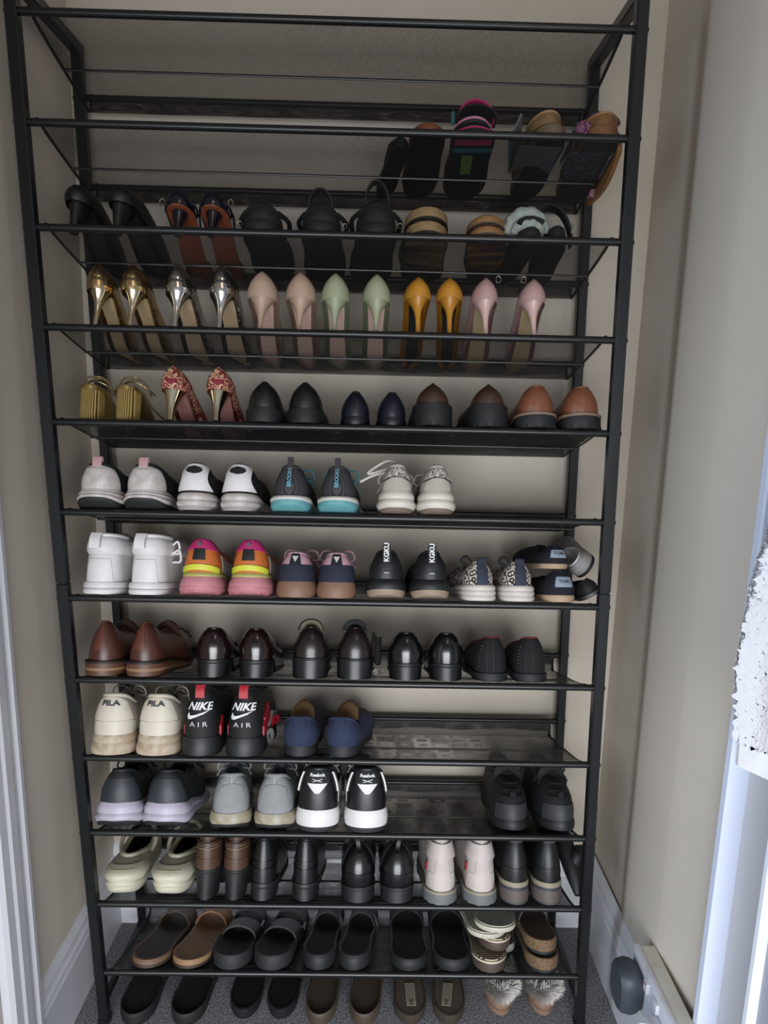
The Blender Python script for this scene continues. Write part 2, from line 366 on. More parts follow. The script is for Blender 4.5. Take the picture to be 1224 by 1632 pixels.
# ================================================================== SHOE KIT (local: heel at y=0, toe at +y, z up)
NU = 44
US = np.arange(NU)/NU
GAP = [None]      # distance between the two shoes of the pair being built
class Shoe:
    def __init__(s, root, L, wh, wb, side, toe=2.0, tt=.30, th=.15, elev=0, sh=.025, sf=.018, lift=0, bend=.010, waist=.90, spring=.008, es=(.12, .62)):
        if GAP[0]: bend = min(bend, .003); wb = min(wb, GAP[0]-.0145); wh = min(wh, GAP[0]-.006)
        s.r = root; s.L = L; s.wh = wh; s.wb = wb; s.side = side; s.toe = toe; s.tt = tt; s.th = th; s.elev = elev; s.sh = sh; s.sf = sf; s.lift = lift; s.bend = bend; s.waist = waist; s.spring = spring; s.es = es
        s.t1 = .5
    def Wt(s, t): return cinterp(t, [(0, s.wh), (.15, s.wh), (.42, s.waist*(s.wh+s.wb)/2), (.70, s.wb), (1, s.wb*.97)])
    def cx(s, t): return -s.side*s.bend*np.clip(t, 0, 1.2)**1.6
    def base(s, u):
        ph = 2*PI*np.asarray(u, float); t = (1-np.cos(ph))/2; sg = np.sign(np.sin(ph))
        cap = np.where(t < s.th, np.sqrt(np.clip(1-((s.th-t)/s.th)**2, 0, 1)), 1.0)
        q = np.clip((t-(1-s.tt))/s.tt, 0, 1); cap2 = np.clip(1-q**s.toe, 0, 1)**(1/s.toe)
        x = s.cx(t)+sg*s.Wt(t)/2*cap*cap2
        return x, t*s.L, t
    def outline(s, u, off=0):
        u = np.asarray(u, float); x, y, t = s.base(u); e = 2e-3
        x1, y1, _ = s.base(u+e); x0, y0, _ = s.base(u-e); dx, dy = x1-x0, y1-y0; l = np.hypot(dx, dy)+1e-9
        return x+off*dy/l, y-off*dx/l, t
    def zb(s, t):
        t = np.asarray(t, float)
        return s.elev*(1-smooth01((t-s.es[0])/(s.es[1]-s.es[0])))+s.lift*np.exp(-(t/.07)**2)+s.spring*np.clip((t-.72)/.28, 0, 1)**2
    def thk(s, t): return s.sh+(s.sf-s.sh)*smooth01((np.asarray(t, float)-.2)/.5)
    def fb(s, t):
        t = np.asarray(t, float)
        return s.elev*(1-smooth01((t-s.es[0])/(s.es[1]-s.es[0])))+s.spring*np.clip((t-.72)/.28, 0, 1)**2+s.thk(t)
    def ring(s, f, off):
        x, y, t = s.outline(US, off); z = s.zb(t)*(1-f)+f*(s.fb(t)-s.thk(t))+f*s.thk(t)
        return np.stack([x, y, z], 1)
    def capf(s, base, flip=False):
        f = []
        for k in range(NU//2):
            a, b = k, k+1; c, d = (NU-k-1) % NU, (NU-k) % NU
            q = [a, b, c, d]
            q = [base+i for i in dict.fromkeys(q)]
            f.append(tuple(q if flip else q[::-1]))
        return f
    def band(s, name, f0, f1, o0, o1, m, bulge=0., n=5, label=None, grooves=0, wav=0):
        R = []; 
        for j in range(n):
            a = j/(n-1); o = o0+(o1-o0)*a+bulge*math.sin(PI*a)
            if grooves and j % 2: o -= grooves
            q = s.ring(f0+(f1-f0)*a, o)
            if wav:
                x, y, t = s.outline(US, o); q[:, 2] += wav*np.exp(-((t-.0)/.12)**2)*a
            R.append(q)
        V = np.concatenate(R); F = gridf(n, NU, True)+s.capf(0)+s.capf((n-1)*NU, True)
        return mk(name, V, F, m, s.r, label, ang=42)
    def lugs(s, name, m, h=.004, off=.001, n=22, label=None):
        """row of tread lugs along the rim of the sole"""
        P = []
        for k in range(n):
            u = k/n+.25/n
            if abs((1-math.cos(2*PI*u))/2-.36) < .08: continue
            a, b = u, u+.5/n
            xs, ys, t = s.outline(np.array([a, b]), off); xi, yi, _ = s.outline(np.array([a, b]), off-.012); z = s.zb(t)
            v = [(xs[0], ys[0], z[0]-.0002), (xs[1], ys[1], z[1]-.0002), (xi[1], yi[1], z[1]-.0002), (xi[0], yi[0], z[0]-.0002)]; v += [(p[0], p[1], p[2]+h) for p in v]
            P.append((v, [(0, 1, 2, 3), (4, 7, 6, 5), (0, 4, 5, 1), (1, 5, 6, 2), (2, 6, 7, 3), (3, 7, 4, 0)]))
        v, f = join_vf(P); return mk(name, v, f, m, s.r, label, smooth=False)
    def insole(s, m, inset=.003, h=.003, tmax=1., name='insole', f=1.0):
        q0 = s.ring(f, -inset); q0[:, 2] -= .001; q1 = s.ring(f, -inset-.001); q1[:, 2] += h; q2 = s.ring(f, -inset-.005); q2[:, 2] += h*.7
        return mk(name, np.concatenate([q0, q1, q2]), gridf(3, NU, True)+s.capf(2*NU, True), m, s.r, ang=50)
    # ---- upper
    def setup(s, hc, hs, ht, t1=.52, inw=.008, upo=-.002, bl=.002, qg=.9, qh=1.0, t0=.004, dip=.0, pk=.0, lm=.60, zd=.0015):
        s.lm = lm; s.zd = zd
        s.hc, s.hs, s.ht, s.t1, s.inw, s.upo, s.bl, s.qg, s.qh, s.t0, s.dip, s.pk = hc, hs, ht, t1, inw, upo, bl, qg, qh, t0, dip, pk
    def T(s, u):
        ph = 2*PI*np.asarray(u, float); t = (1-np.cos(ph))/2; sg = np.sign(np.sin(ph)); sn = np.abs(np.sin(ph))
        tp = s.t0/s.L+s.inw*.55/s.L+(s.t1-s.t0/s.L-s.inw*.55/s.L)*t
        hw_ = (s.Wt(tp)/2-s.inw)*np.where(t < .5, sn**.85, sn**.8*(1-.25*smooth01((t-.5)*2)))
        hh = cinterp(t, [(0, s.hc), (.5, s.hs), (1, s.ht)])+s.pk*np.exp(-(t/.05)**2)
        return np.stack([s.cx(tp)+sg*hw_, tp*s.L, s.fb(tp)+hh], -1)
    def surf0(s, u, v):
        u = np.asarray(u, float); v = np.asarray(v, float); u, v = np.broadcast_arrays(u, v)
        x, y, t = s.outline(u, s.upo); z = s.fb(t)-s.zd; T = s.T(u); g = np.clip(v, 0, 1)
        k = s.lm*(1-smooth01((t-.30)/.35)); h = (1-np.sqrt(np.clip(1-g*g, 0, 1)))**s.qh*(1-k)+g**1.15*k
        b = s.bl*np.sin(PI*g)
        x2, y2, _ = s.outline(u, s.upo+1); nx, ny = x2-x, y2-y
        return np.stack([x+(T[..., 0]-x)*h+nx*b, y+(T[..., 1]-y)*h+ny*b, z+(T[..., 2]-z)*g], -1)
    def surf(s, u, v, off=0):
        P = s.surf0(u, v)
        if off == 0: return P
        e = 1.5e-3; a = s.surf0(np.asarray(u)+e, v)-s.surf0(np.asarray(u)-e, v); c = s.surf0(u, np.asarray(v)+e)-s.surf0(u, np.asarray(v)-e)
        n = np.cross(a, c); n /= np.maximum(np.linalg.norm(n, axis=-1, keepdims=True), 1e-12)
        return P+n*off
    def upper(s, m, name='upper', nv=10, label=None, wrinkle=0, seed=0):
        vv = np.sin(np.linspace(0, 1, nv)*PI/2); R = np.stack([s.surf(US, v) for v in vv])
        if wrinkle:
            rr = np.random.RandomState(seed); R[2:-1] += rr.normal(0, wrinkle, R[2:-1].shape)
        return mk(name, R.reshape(-1, 3), gridf(nv, NU, True), m, s.r, label, ang=60)
    def lining(s, m, name='lining', depth=None, label=None):
        T = s.T(US); c = T.mean(0); R = []
        for a, k in ((0, .985), (.06, .93), (.5, .90), (1, .88)):
            q = T.copy(); q[:, 0] = c[0]+(T[:, 0]-c[0])*k; q[:, 1] = c[1]+(T[:, 1]-c[1])*(k if k > .9 else .93)
            tt = q[:, 1]/s.L; zb_ = s.fb(tt)+.003
            if depth: zb_ = np.maximum(zb_, T[:, 2].min()-depth)
            q[:, 2] = T[:, 2]*(1-a)+zb_*a; R.append(q)
        V = np.concatenate(R); return mk(name, V, gridf(4, NU, True, 0, True)+s.capf(3*NU, True), m, s.r, label, ang=60)
    def collar(s, m, r=.003, name='collar', u0=0, u1=1, dz=0):
        if u1-u0 >= 1: P = s.T(US); cl = True
        else: P = s.T(np.linspace(u0, u1, 30)); cl = False
        P = P.copy(); P[:, 2] += dz; P[:, 1] += r*.3
        return tube(name, P, r, m, s.r, closed=cl, n=8)
    def patch(s, name, m, uw, v0, v1, uc=0., off=.0012, nu=15, nv=8, label=None, fn=None):
        G = []
        for i, v in enumerate(np.linspace(0, 1, nv)):
            vv = v0+(v1-v0)*v; w = uw(v) if callable(uw) else uw; uu = uc+np.linspace(-1, 1, nu)*w
            va = np.full(nu, vv)
            if fn is not None: va = va+fn(np.linspace(-1, 1, nu), v)
            G.append(s.surf(uu, np.clip(va, 0, 1), off))
        return shell(name, np.array(G), off+.0012, m, s.r, label=label)
    def arc(s, v, x, uc=0.):
        uu = np.linspace(-.22, .22, 89)+uc; P = s.surf(uu, v); d = np.concatenate([[0], np.cumsum(np.linalg.norm(np.diff(P, axis=0), axis=1))]); d -= d[44]
        return np.interp(x, d, uu)
    def text(s, name, st, size, v, m, off=.0024, uc=0., bold=.0, rot=0, shear=0, sx=1., label=None, x0=0.):
        vs_, fs = text_mesh(st, size, offset=bold, shear=shear); P = np.array(vs_); x, z = P[:, 0]*sx, P[:, 1]
        if rot: x, z = -z, x
        x = x+x0; vv = np.linspace(0, .995, 60); Q = s.surf(uc, vv); d = np.concatenate([[0], np.cumsum(np.linalg.norm(np.diff(Q, axis=0), axis=1))])
        dv = np.interp(v, vv, d)+z; v_ = np.interp(dv, d, vv); u_ = s.arc(v, x, uc)
        return mk(name, s.surf(u_, v_, off), fs, m, s.r, label, smooth=False)
    def poly(s, name, pts, v, m, off=.0022, uc=0., label=None):
        x = np.array([p[0] for p in pts]); z = np.array([p[1] for p in pts]); vv = np.linspace(0, .995, 60); Q = s.surf(uc, vv); d = np.concatenate([[0], np.cumsum(np.linalg.norm(np.diff(Q, axis=0), axis=1))])
        v_ = np.interp(np.interp(v, vv, d)+z, d, vv); u_ = s.arc(v, x, uc)
        return mk(name, s.surf(u_, v_, off), [tuple(range(len(pts)))], m, s.r, label, smooth=False)
    def tab(s, m, w=.014, up=.016, vlow=.72, name='pull_tab', th=.0016, uc=0., loop=True, label=None, back=.008):
        P0 = s.surf(uc, vlow, .0022); P1 = s.surf(uc, .97, .0028); P1 = P1+[0, -.0005, .001]; tp = P1+[0, back*.3, up]; P2 = P1+[0, back, up*.75]; P3 = P1+[0, back*1.1, -.004]
        path = [P0, (P0+P1)/2+[0, -.0003, 0], P1, P1*.5+tp*.5+[0, -.0012, 0], tp]+([tp+[0, back*.4, .0004], P2, P3] if loop else [])
        G = np.array([[p+[dx, 0, 0] for dx in np.linspace(-w/2, w/2, 4)] for p in path])
        return shell(name, G, th, m, s.r, label=label)
    def tongue(s, m, w=.05, up=.03, name='tongue', th=.005, lean_=.25, label=None, tp=None):
        u = .5; P0 = s.T(np.array([u]))[0]; G = []
        for a in np.linspace(-.5, 1, 8):
            row = []
            for k in np.linspace(-1, 1, 9):
                row.append([P0[0]+k*w/2*(1-.15*max(0, a)), P0[1]+(.004-a*up*lean_ if a > 0 else -a*.02+.004)-0, P0[2]-.003+a*up*(1-.16*k*k)-(.010*k*k)])
            G.append(row)
        return shell(name, np.array(G), th, m, s.r, label=label)
    def laces(s, m, rows=4, r=.0016, bow=True, flat=1, spread=.045, seed=0, bow_scale=1.):
        P = []; rr = random.Random(seed)
        for k in range(rows):
            v = .97-.13*k
            uu = np.linspace(.5-spread-.01*k, .5+spread+.01*k, 9); Q = s.surf(uu, v, .004); P.append(tube_vf(Q, r, n=5))
        T = s.T(np.array([.5]))[0]+[0, -.004, .004]
        if bow:
            for sg in (-1, 1):
                a = .022*bow_scale; pts = [T, T+[sg*a*.6, -.010, .012*bow_scale], T+[sg*a*1.3, -.016, .010], T+[sg*a*1.5, -.012, -.004], T+[sg*a*.9, -.004, -.006], T+[0, 0, 0]]
                P.append(tube_vf(spline(pts, 5), r*1.15, n=5))
                pts = [T, T+[sg*a*.5, .004, .004], T+[sg*a*1.2, .006, -.008], T+[sg*a*1.6, .0, -.022]]; P.append(tube_vf(spline(pts, 5), r*1.15, n=5))
        for v, f in P: mk('lace', v, f, m, s.r, ang=70)
    # ---- heels
    def block(s, m, tc=.27, off=-.001, taper=1., taper_y=1., name='heel', label=None, lifts=0, bulge=0, n=7, top=None, shift=0., z1=None):
        uc = math.acos(1-2*tc)/(2*PI); uu = np.linspace(-uc, uc, 25); x, y, t = s.outline(uu, off); zt = s.zb(t)+.0015
        fx = np.linspace(x[-1], x[0], 9)[1:-1]; c = np.linspace(-1, 1, 9)[1:-1]; fy = y[0]-.006*(1-c*c); ft = fy/s.L; fz = s.zb(ft)+.0015
        X = np.concatenate([x, fx]); Y = np.concatenate([y, fy]); Z = np.concatenate([zt, fz]); cx_, cy_ = X.mean(), (Y.min()+Y.max())/2+shift
        if z1 is not None: Z = np.full_like(Z, z1)
        R = []; k = len(X)
        for j in range(n):
            a = j/(n-1); q = taper+(1-taper)*a**1.3; qy = taper_y+(1-taper_y)*a**1.3; o = 1+bulge*math.sin(PI*a)-(lifts if j % 2 else 0)
            R.append(np.stack([cx_+(X-cx_)*q*o, cy_+(Y-cy_)*qy*o, Z*a], 1))
        V = np.concatenate(R); return mk(name, V, gridf(n, k, True)+[tuple(range(k))[::-1], tuple(range((n-1)*k, n*k))], m, s.r, label, ang=40)
    def stiletto(s, m, rt=None, rb=.0045, p=3.2, y0=.026, y1=.012, ry=.024, tip=None, label=None, flare=1.):
        rt = rt or s.wh*.42; V = []; n = 16; k = 14
        for j in range(n):
            a = j/(n-1); q = a**p; rx = rb+(rt-rb)*q; r_y = rb+(ry-rb)*a**(p*.8); cy_ = y1+(y0-y1)*a**1.5
            for i in range(k):
                an = 2*PI*i/k; x = rx*math.cos(an); y = cy_+r_y*math.sin(an)*.96
                z = a*(s.elev*(1-smooth01((max(0, y)/s.L-s.es[0])/(s.es[1]-s.es[0])))+.001+(s.hseat if hasattr(s, 'hseat') else 0)*q)
                V.append((x, y, z))
        o = mk('heel', V, gridf(n, k, True)+[tuple(range(k))[::-1], tuple(range((n-1)*k, n*k))], m, s.r, label, ang=50)
        if tip:
            v, f = tube_vf([(0, y1, -.0003), (0, y1, .006)], rb*1.12, n=12); mk('heel_tip', v, f, tip, s.r)
        return o
    # ---- straps
    def strap(s, name, m, t0, t1, h, off=.002, th=.003, n=17, base=0., label=None, sk=0., pw=.75, drop=.004, rough=0):
        """band over the foot from one side of the footbed to the other"""
        G = []
        for t in np.linspace(t0, t1, 5):
            row = []
            for a in np.linspace(0, PI, n):
                tt = t+sk*math.cos(a)*s.side; hw_ = float(s.Wt(tt))/2+off; x = float(s.cx(tt))-math.cos(a)*hw_*(1-.10*math.sin(a)); z = float(s.fb(tt))-drop+base+h*math.sin(a)**pw*(1-.12*(t-t0)/(t1-t0+1e-6))
                row.append([x, tt*s.L+.004*math.sin(a), z])
            G.append(row)
        return shell(name, np.array(G), th, m, s.r, label=label)
    def loop(s, name, m, y, z0, z1, w, r=.0022, flat=2.2, back=0., label=None):
        """strap loop standing round the ankle"""
        P = []
        for a in np.linspace(0, 2*PI, 28, endpoint=False):
            P.append((w/2*math.sin(a), y+back*math.cos(a), (z0+z1)/2+(z1-z0)/2*math.cos(a)))
        v, f = tube_vf(P, r, closed=True, n=8); return mk(name, v, f, m, s.r, label, ang=70)
def spline(pts, k=6, closed=False):
    P = [np.array(p, float) for p in pts]; out = []; n = len(P)
    for i in range(n if closed else n-1):
        p0 = P[(i-1) % n] if (closed or i > 0) else 2*P[0]-P[1]; p1 = P[i]; p2 = P[(i+1) % n]; p3 = P[(i+2) % n] if (closed or i+2 < n) else 2*P[-1]-P[-2]
        for a in np.arange(k)/k: out.append(.5*((2*p1)+(-p0+p2)*a+(2*p0-5*p1+4*p2-p3)*a*a+(-p0+3*p1-3*p2+p3)*a**3))
    if not closed: out.append(P[-1])
    return out

# ------------------------------------------------------------------ placing
ZS = .0080
def surf_z(i, y):
    if i >= 12: return 0.0
    return rz(i)+ZS-y*math.tan(TILT)
def locate(i, px, y):
    py = 1600.
    for _ in range(4):
        h = hit(px, py, 1, y); py = proj((h[0], y, surf_z(i, y)))[1]
    return float(hit(px, py, 1, y)[0])
def measure(i, bx, y0, fwd=0.):
    """real width and height of something whose rear face spans pixels x0..x1 and reaches up to ytop"""
    x0, x1, yt = bx; xa, xb = locate(i, x0, y0), locate(i, x1, y0); X = (xa+xb)/2
    N_ = NORM if i < 12 else np.array([0, 0, 1.]); A_ = ALONG if i < 12 else np.array([0, 1., 0])
    B = np.array([X, y0, surf_z(i, y0)])+A_*fwd; lo, hi = 0., .3
    for _ in range(24):
        m_ = (lo+hi)/2
        if proj(B+N_*m_)[1] > yt: lo = m_
        else: hi = m_
    return X, xb-xa, lo
def frame(i, X, y0, yaw=0., dz=0., roll=0., pitch=0.):
    M = Matrix.Translation((X, y0, surf_z(i, y0)))
    if i < 12: M = M @ Matrix.Rotation(-TILT, 4, 'X')
    return M @ Matrix.Translation((0, 0, dz)) @ Matrix.Rotation(yaw, 4, 'Z') @ Matrix.Rotation(pitch, 4, 'X') @ Matrix.Rotation(roll, 4, 'Y')
def pair(i, boxes, name, cat, desc, build, y0=-.006, yaw=(0, 0), L=.222, fwd=0., h=None, w=None, words=('left', 'right'), group=None, dy=(0, 0), **kw):
    ms = [measure(i, b_, y0+dy[k] if y0 < .1 else 0., fwd) for k, b_ in enumerate(boxes)]
    wv = w or sum(m_[1] for m_ in ms)/len(ms); hv = h or sum(m_[2] for m_ in ms)/len(ms); out = []
    GAP[0] = abs(ms[1][0]-ms[0][0])+.25*L*(yaw[0]-yaw[1])*(1 if y0 < .1 else 0)
    for k, m_ in enumerate(ms):
        root = empty(name, f'{words[k]} one of the {desc}', cat, group or desc, frame(i, m_[0]+(math.sin(yaw[k])*L if y0 > .1 else 0), y0+dy[k], yaw[k]))
        build(root, k*2-1, wv, hv, L, **kw); out.append(root)
    GAP[0] = None
    return out

# ================================================================== SHELF 3 (fourth from the top): stiletto pumps
def pump(root, side, w, h, L, up, sole, heel, elev=.072, lin_='cfc0ac', closed=True, rb=.0042, p=5.0, hseat=.004, top_seam=True, platform=0, rt=None, tc=None, th_=.16, toe=1.25, blockheel=None, inw=None, wbk=1.22):
    S = Shoe(root, L, w*.90, w*wbk, side, toe=toe, tt=.52, th=th_, elev=elev, sh=.0035+platform, sf=.0035+platform, bend=.006, waist=.82, spring=.004, es=(.17, .66))
    S.band('sole', 0, 1, -.0085, -.0085, sole, n=3)
    S.setup(h-elev-.0035, .030, .024, t1=.64, inw=inw if inw is not None else w*.34, upo=0, bl=.004, qh=1.15, pk=0, lm=.30, zd=.0045)
    S.upper(up, nv=12); S.lining(mat(lin_, .6)); S.collar(up, .0012, 'topline_binding')
    if top_seam: S.patch('back_seam', up, .003, .1, .96, off=.0003, nu=3, nv=10)
    S.hseat = hseat
    if blockheel: S.block(blockheel, tc=.22, off=-.004, taper=.8)
    else: S.stiletto(heel, rt=rt or w*.40, rb=rb, p=p, y0=.030, y1=.014, ry=.027, tip=mat('2a2622', .6))
    return S
R3 = dict(y0=.022, L=.205)
leather = lambda c, r=.5, **k: mat(c, r, 0, 'leather', **k)
gold = mat('e6cfa4', .27, 1, 'crinkle', c2='c0a276', bump=.8); silver = mat('e6e4e0', .22, 1, 'crinkle', c2='bdb8b0', bump=.9)
goldh = mat('f4e4c2', .22, 1); silvh = mat('f4f2ee', .20, 1)
pair(3, [(121, 168, 415), (176, 222, 418)], 'stiletto_pump', 'shoe', 'pale gold metallic stiletto pump pair', pump, up=gold, sole=mat('a58f6c', .5), heel=goldh, yaw=(-.05, -.14), **R3)
pair(3, [(249, 295, 416), (320, 368, 417)], 'stiletto_pump', 'shoe', 'mirror silver stiletto pump pair', pump, up=silver, sole=mat('a89274', .5), heel=silvh, yaw=(-.10, -.10), **R3)
pair(3, [(385, 438, 426), (447, 501, 430)], 'stiletto_pump', 'shoe', 'nude beige stiletto pump pair', pump, up=leather('b59a86', .5), sole=mat('c9a79a', .5), heel=leather('b59a86', .45), yaw=(.0, -.03), elev=.066, p=4.6, **R3)
pair(3, [(507, 556, 431), (574, 624, 432)], 'stiletto_pump', 'shoe', 'sage green stiletto pump pair', pump, up=leather('a0a688', .5), sole=mat('c9a99c', .5), heel=leather('a0a688', .45), yaw=(.0, 0), elev=.066, p=4.6, **R3)
pair(3, [(645, 691, 437), (693, 740, 439)], 'stiletto_pump', 'shoe', 'mustard yellow stiletto pump pair', pump, up=leather('bd842c', .42), sole=mat('1d1b1a', .5), heel=leather('bd842c', .35), yaw=(.07, -.08), **R3)
def slingpump(root, side, w, h, L, **k):
    S = pump(root, side, w, h, L, **k)
    # tiny charm buckle at the topline
    v, f = tube_vf([(-side*.020+.0045*math.cos(a), S.L*.03, h-.004+.006*math.sin(a)) for a in np.linspace(0, 2*PI, 10, endpoint=False)], .0009, True, 5); mk('buckle', v, f, silvh, root)
pair(3, [(754, 800, 441), (832, 877, 438)], 'stiletto_pump', 'shoe', 'pale pink satin stiletto pump pair', slingpump, up=mat('c09c98', .32, 0, 'fabric', scale=20), sole=mat('a2906a', .5), heel=mat('d3b0aa', .3), yaw=(.03, .0), elev=.070, p=4.4, **R3)

# ================================================================== SHELF 4
def gold_sandal(root, side, w, h, L):
    elev = h*.68
    S = Shoe(root, L, w*.86, w*1.25, side, toe=1.7, tt=.4, th=.12, elev=elev, sh=.006, sf=.006, bend=.006, es=(.18, .66))
    g = mat('9c8148', .35, .7, 'straw', c2='5e4a22', scale=66); gm = mat('b9a06a', .3, .9)
    S.band('sole', 0, 1, 0, 0, gm, n=3); S.insole(mat('7c6a48', .5))
    hl = S.block(mat('b39a5c', .5, .25, 'straw', c2='4d3a18', scale=66), tc=.21, off=-.003, taper=.96, n=5)
    st = mat('c8b48a', .25, .85)
    for k, (y, dz, r_) in enumerate(((.030, .020, 1.0), (.026, .026, 1.12), (.040, .012, 1.15))):
        P = [(math.sin(a)*w*.5*r_, y+.028*(1-math.cos(a))*r_, h-elev*0-.012+dz*math.cos(a)*.5+(.004*math.sin(2*a+k))) for a in np.linspace(-2.0, 2.0, 22)]
        P = [(x, yy, min(z, h+.002)) for x, yy, z in P]; v, f = tube_vf(P, .0017, n=6); mk('ankle_strap', v, f, st, root)
    S.strap('toe_strap', gm, .62, .66, .022, th=.0015); S.strap('toe_strap', gm, .72, .76, .02, th=.0015)
    for sg in (-1, 1):
        v, f = tube_vf([(sg*w*.45, .045, elev+.004), (sg*w*.5, .08, elev*.7), (sg*w*.56, .13, .03)], .0015, n=5); mk('side_strap', v, f, st, root)
pair(4, [(112, 155, 595), (169, 213, 596)], 'block_heel_sandal', 'sandal', 'strappy gold sandal pair with ribbed block heels', gold_sandal, y0=.008, L=.205, yaw=(.0, -.08))
pais = mat('781a28', .6, 0, 'paisley', c2='c7a883', scale=30)
pair(4, [(243, 288, 580), (318, 363, 582)], 'stiletto_pump', 'shoe', 'red and cream paisley pump pair with gold heels', pump, up=pais, sole=mat('9a6a66', .5), heel=mat('efe0bc', .1, 1), elev=.060, p=2.2, rt=.020, rb=.005, y0=.014, L=.205, yaw=(-.10, -.05), top_seam=False)
def flat(root, side, w, h, L, up, sole, solefrac=.36, heelh=.0, toe=1.5, inwk=.30, seam=True, pk=0, lin_='1a1a1c', lugs=False, welt=None, band=True, ht=.035, collar=None, qh=1.15, lm=.45, bl=.004, soleoff=.0, wav=0, t1=.56):
    """loafer / flat / oxford: stacked sole, closed heel counter, open top"""
    sh = h*solefrac; thin = .008 if heelh else sh
    S = Shoe(root, L, w*(.90 if not lugs else .86), w*1.06, side, toe=toe, tt=.36, th=.15, elev=heelh, sh=sh-heelh, sf=min(sh-heelh, .016) if not lugs else sh*.8, bend=.008, waist=.88, spring=.006, es=(.26, .34) if heelh else (.12, .6))
    S.band('sole', 0, 1 if not welt else .86, -.001+soleoff, .0+soleoff, sole, n=5, bulge=.001)
    if welt: S.band('welt', .84, 1, .0015+soleoff, .002+soleoff, welt, n=3)
    if heelh: S.block(sole, tc=.27, off=-.0015+soleoff, taper=.97, n=5)
    if lugs: S.lugs('tread', sole, h=.006, off=soleoff+.0015)
    S.setup(h-sh, (h-sh)*.72, ht, t1=t1, inw=w*inwk*.5, upo=-.002, bl=bl, qg=.95, qh=qh, pk=pk, lm=lm)
    S.upper(up); S.lining(mat(lin_, .7)); S.collar(collar or up, .0021, 'topline_binding')
    if band: S.patch('heel_counter', up, lambda v: .10-.02*v, .02, .30, off=.0008, nu=17, nv=4)
    if seam: S.patch('back_seam', up, .0035, .25, .97, off=.0006, nu=3, nv=10)
    return S
pair(4, [(386, 446, 605), (450, 513, 607)], 'pointed_loafer', 'shoe', 'black leather pointed loafer pair with moulded soles', flat, up=BLK(.42), sole=mat('1d1e20', .6), inwk=.62, toe=1.3, lm=.35, y0=.0, solefrac=.34, soleoff=.003, yaw=(-.02, -.06))
pair(4, [(540, 592, 622), (598, 652, 623)], 'ballet_flat', 'shoe', 'navy blue leather flat pair', flat, up=leather('1b1f30', .38), sole=leather('1a1c28', .45), inwk=.5, toe=1.5, solefrac=.24, y0=.004, yaw=(.04, .02))
pair(4, [(660, 722, 607), (746, 818, 609)], 'platform_loafer', 'shoe', 'dark brown pointed shoe pair on thick black soles', flat, up=leather('3d2920', .4), sole=mat('232527', .6), inwk=.75, toe=1.35, solefrac=.50, soleoff=.004, lugs=True, y0=-.002, band=False)
pair(4, [(826, 896, 614), (901, 967, 613)], 'lug_sole_loafer', 'shoe', 'tan brown leather loafer pair on black ridged soles', flat, up=leather('7a4a33', .38), sole=mat('2b2d2f', .6), inwk=.32, solefrac=.34, lugs=True, soleoff=.004, welt=mat('7b6657', .6), y0=-.004, lin_='4a3226', yaw=(.03, .03), collar=leather('85523a', .4))

# ================================================================== sneakers
LOGO_W = mat('dfe0e2', .5)
def sneaker(root, side, w, h, L, up, mids, solefrac=.36, inwk=.22, hs=.72, htk=.95, toe=2.0, lift=.0, flare=.003, lin_='2a2a2c', collar=None, cr=.0042, t1=.54, counter=None, tab=None, tng=None, lac=None, deco=None, pk=0., bl=.003, wav=0, side_panel=None, qh=1.0, wb=1.07, waist=.92, tonguew=.045, tongueup=.022, lugs=None, sf=.022, wrinkle=0, bow=True):
    sh = h*solefrac
    S = Shoe(root, L, w-2*flare-.002, (w-2*flare)*wb, side, toe=toe, tt=.30, th=.14, sh=sh, sf=min(sf, sh*.85), lift=lift, bend=.009, waist=waist)
    for (f0, f1, o0, o1, m, b_, nm) in mids: S.band(nm, f0, f1, o0, o1, m, b_, n=6, wav=wav if f1 >= .99 else 0)
    if lugs: S.lugs('tread', lugs, h=.004, off=.004)
    S.setup(h-sh, (h-sh)*hs, (h-sh)*htk, t1=t1, inw=w*inwk*.5, upo=-.002, bl=bl, qg=.95, qh=qh, pk=pk, lm=.42)
    S.upper(up, wrinkle=wrinkle); S.lining(mat(lin_, .8))
    if cr: S.collar(collar or up, cr)
    if counter:
        for (m, uw, v0, v1, nm) in counter: S.patch(nm, m, uw, v0, v1)
    if side_panel:
        for sg in (-1, 1): S.patch('side_panel', side_panel, .085, .05, .62, uc=sg*.24, nu=12)
    if tab: S.tab(**tab)
    if tng: S.tongue(tng, w=tonguew, up=tongueup)
    if lac: S.laces(lac, bow=bow)
    if deco: deco(S, side)
    return S
white = mat('c9c2c0', .55, 0, 'dirty', c2='aaa29c', scale=30); whit2 = mat('d6d2d2', .5, 0, 'leather', bump=.1); cream = mat('cbc4b6', .55, 0, 'dirty', c2='bdb3a2', scale=14)
blackf = mat('17181a', .8, 0, 'fabric'); darkg = mat('2c3032', .7)
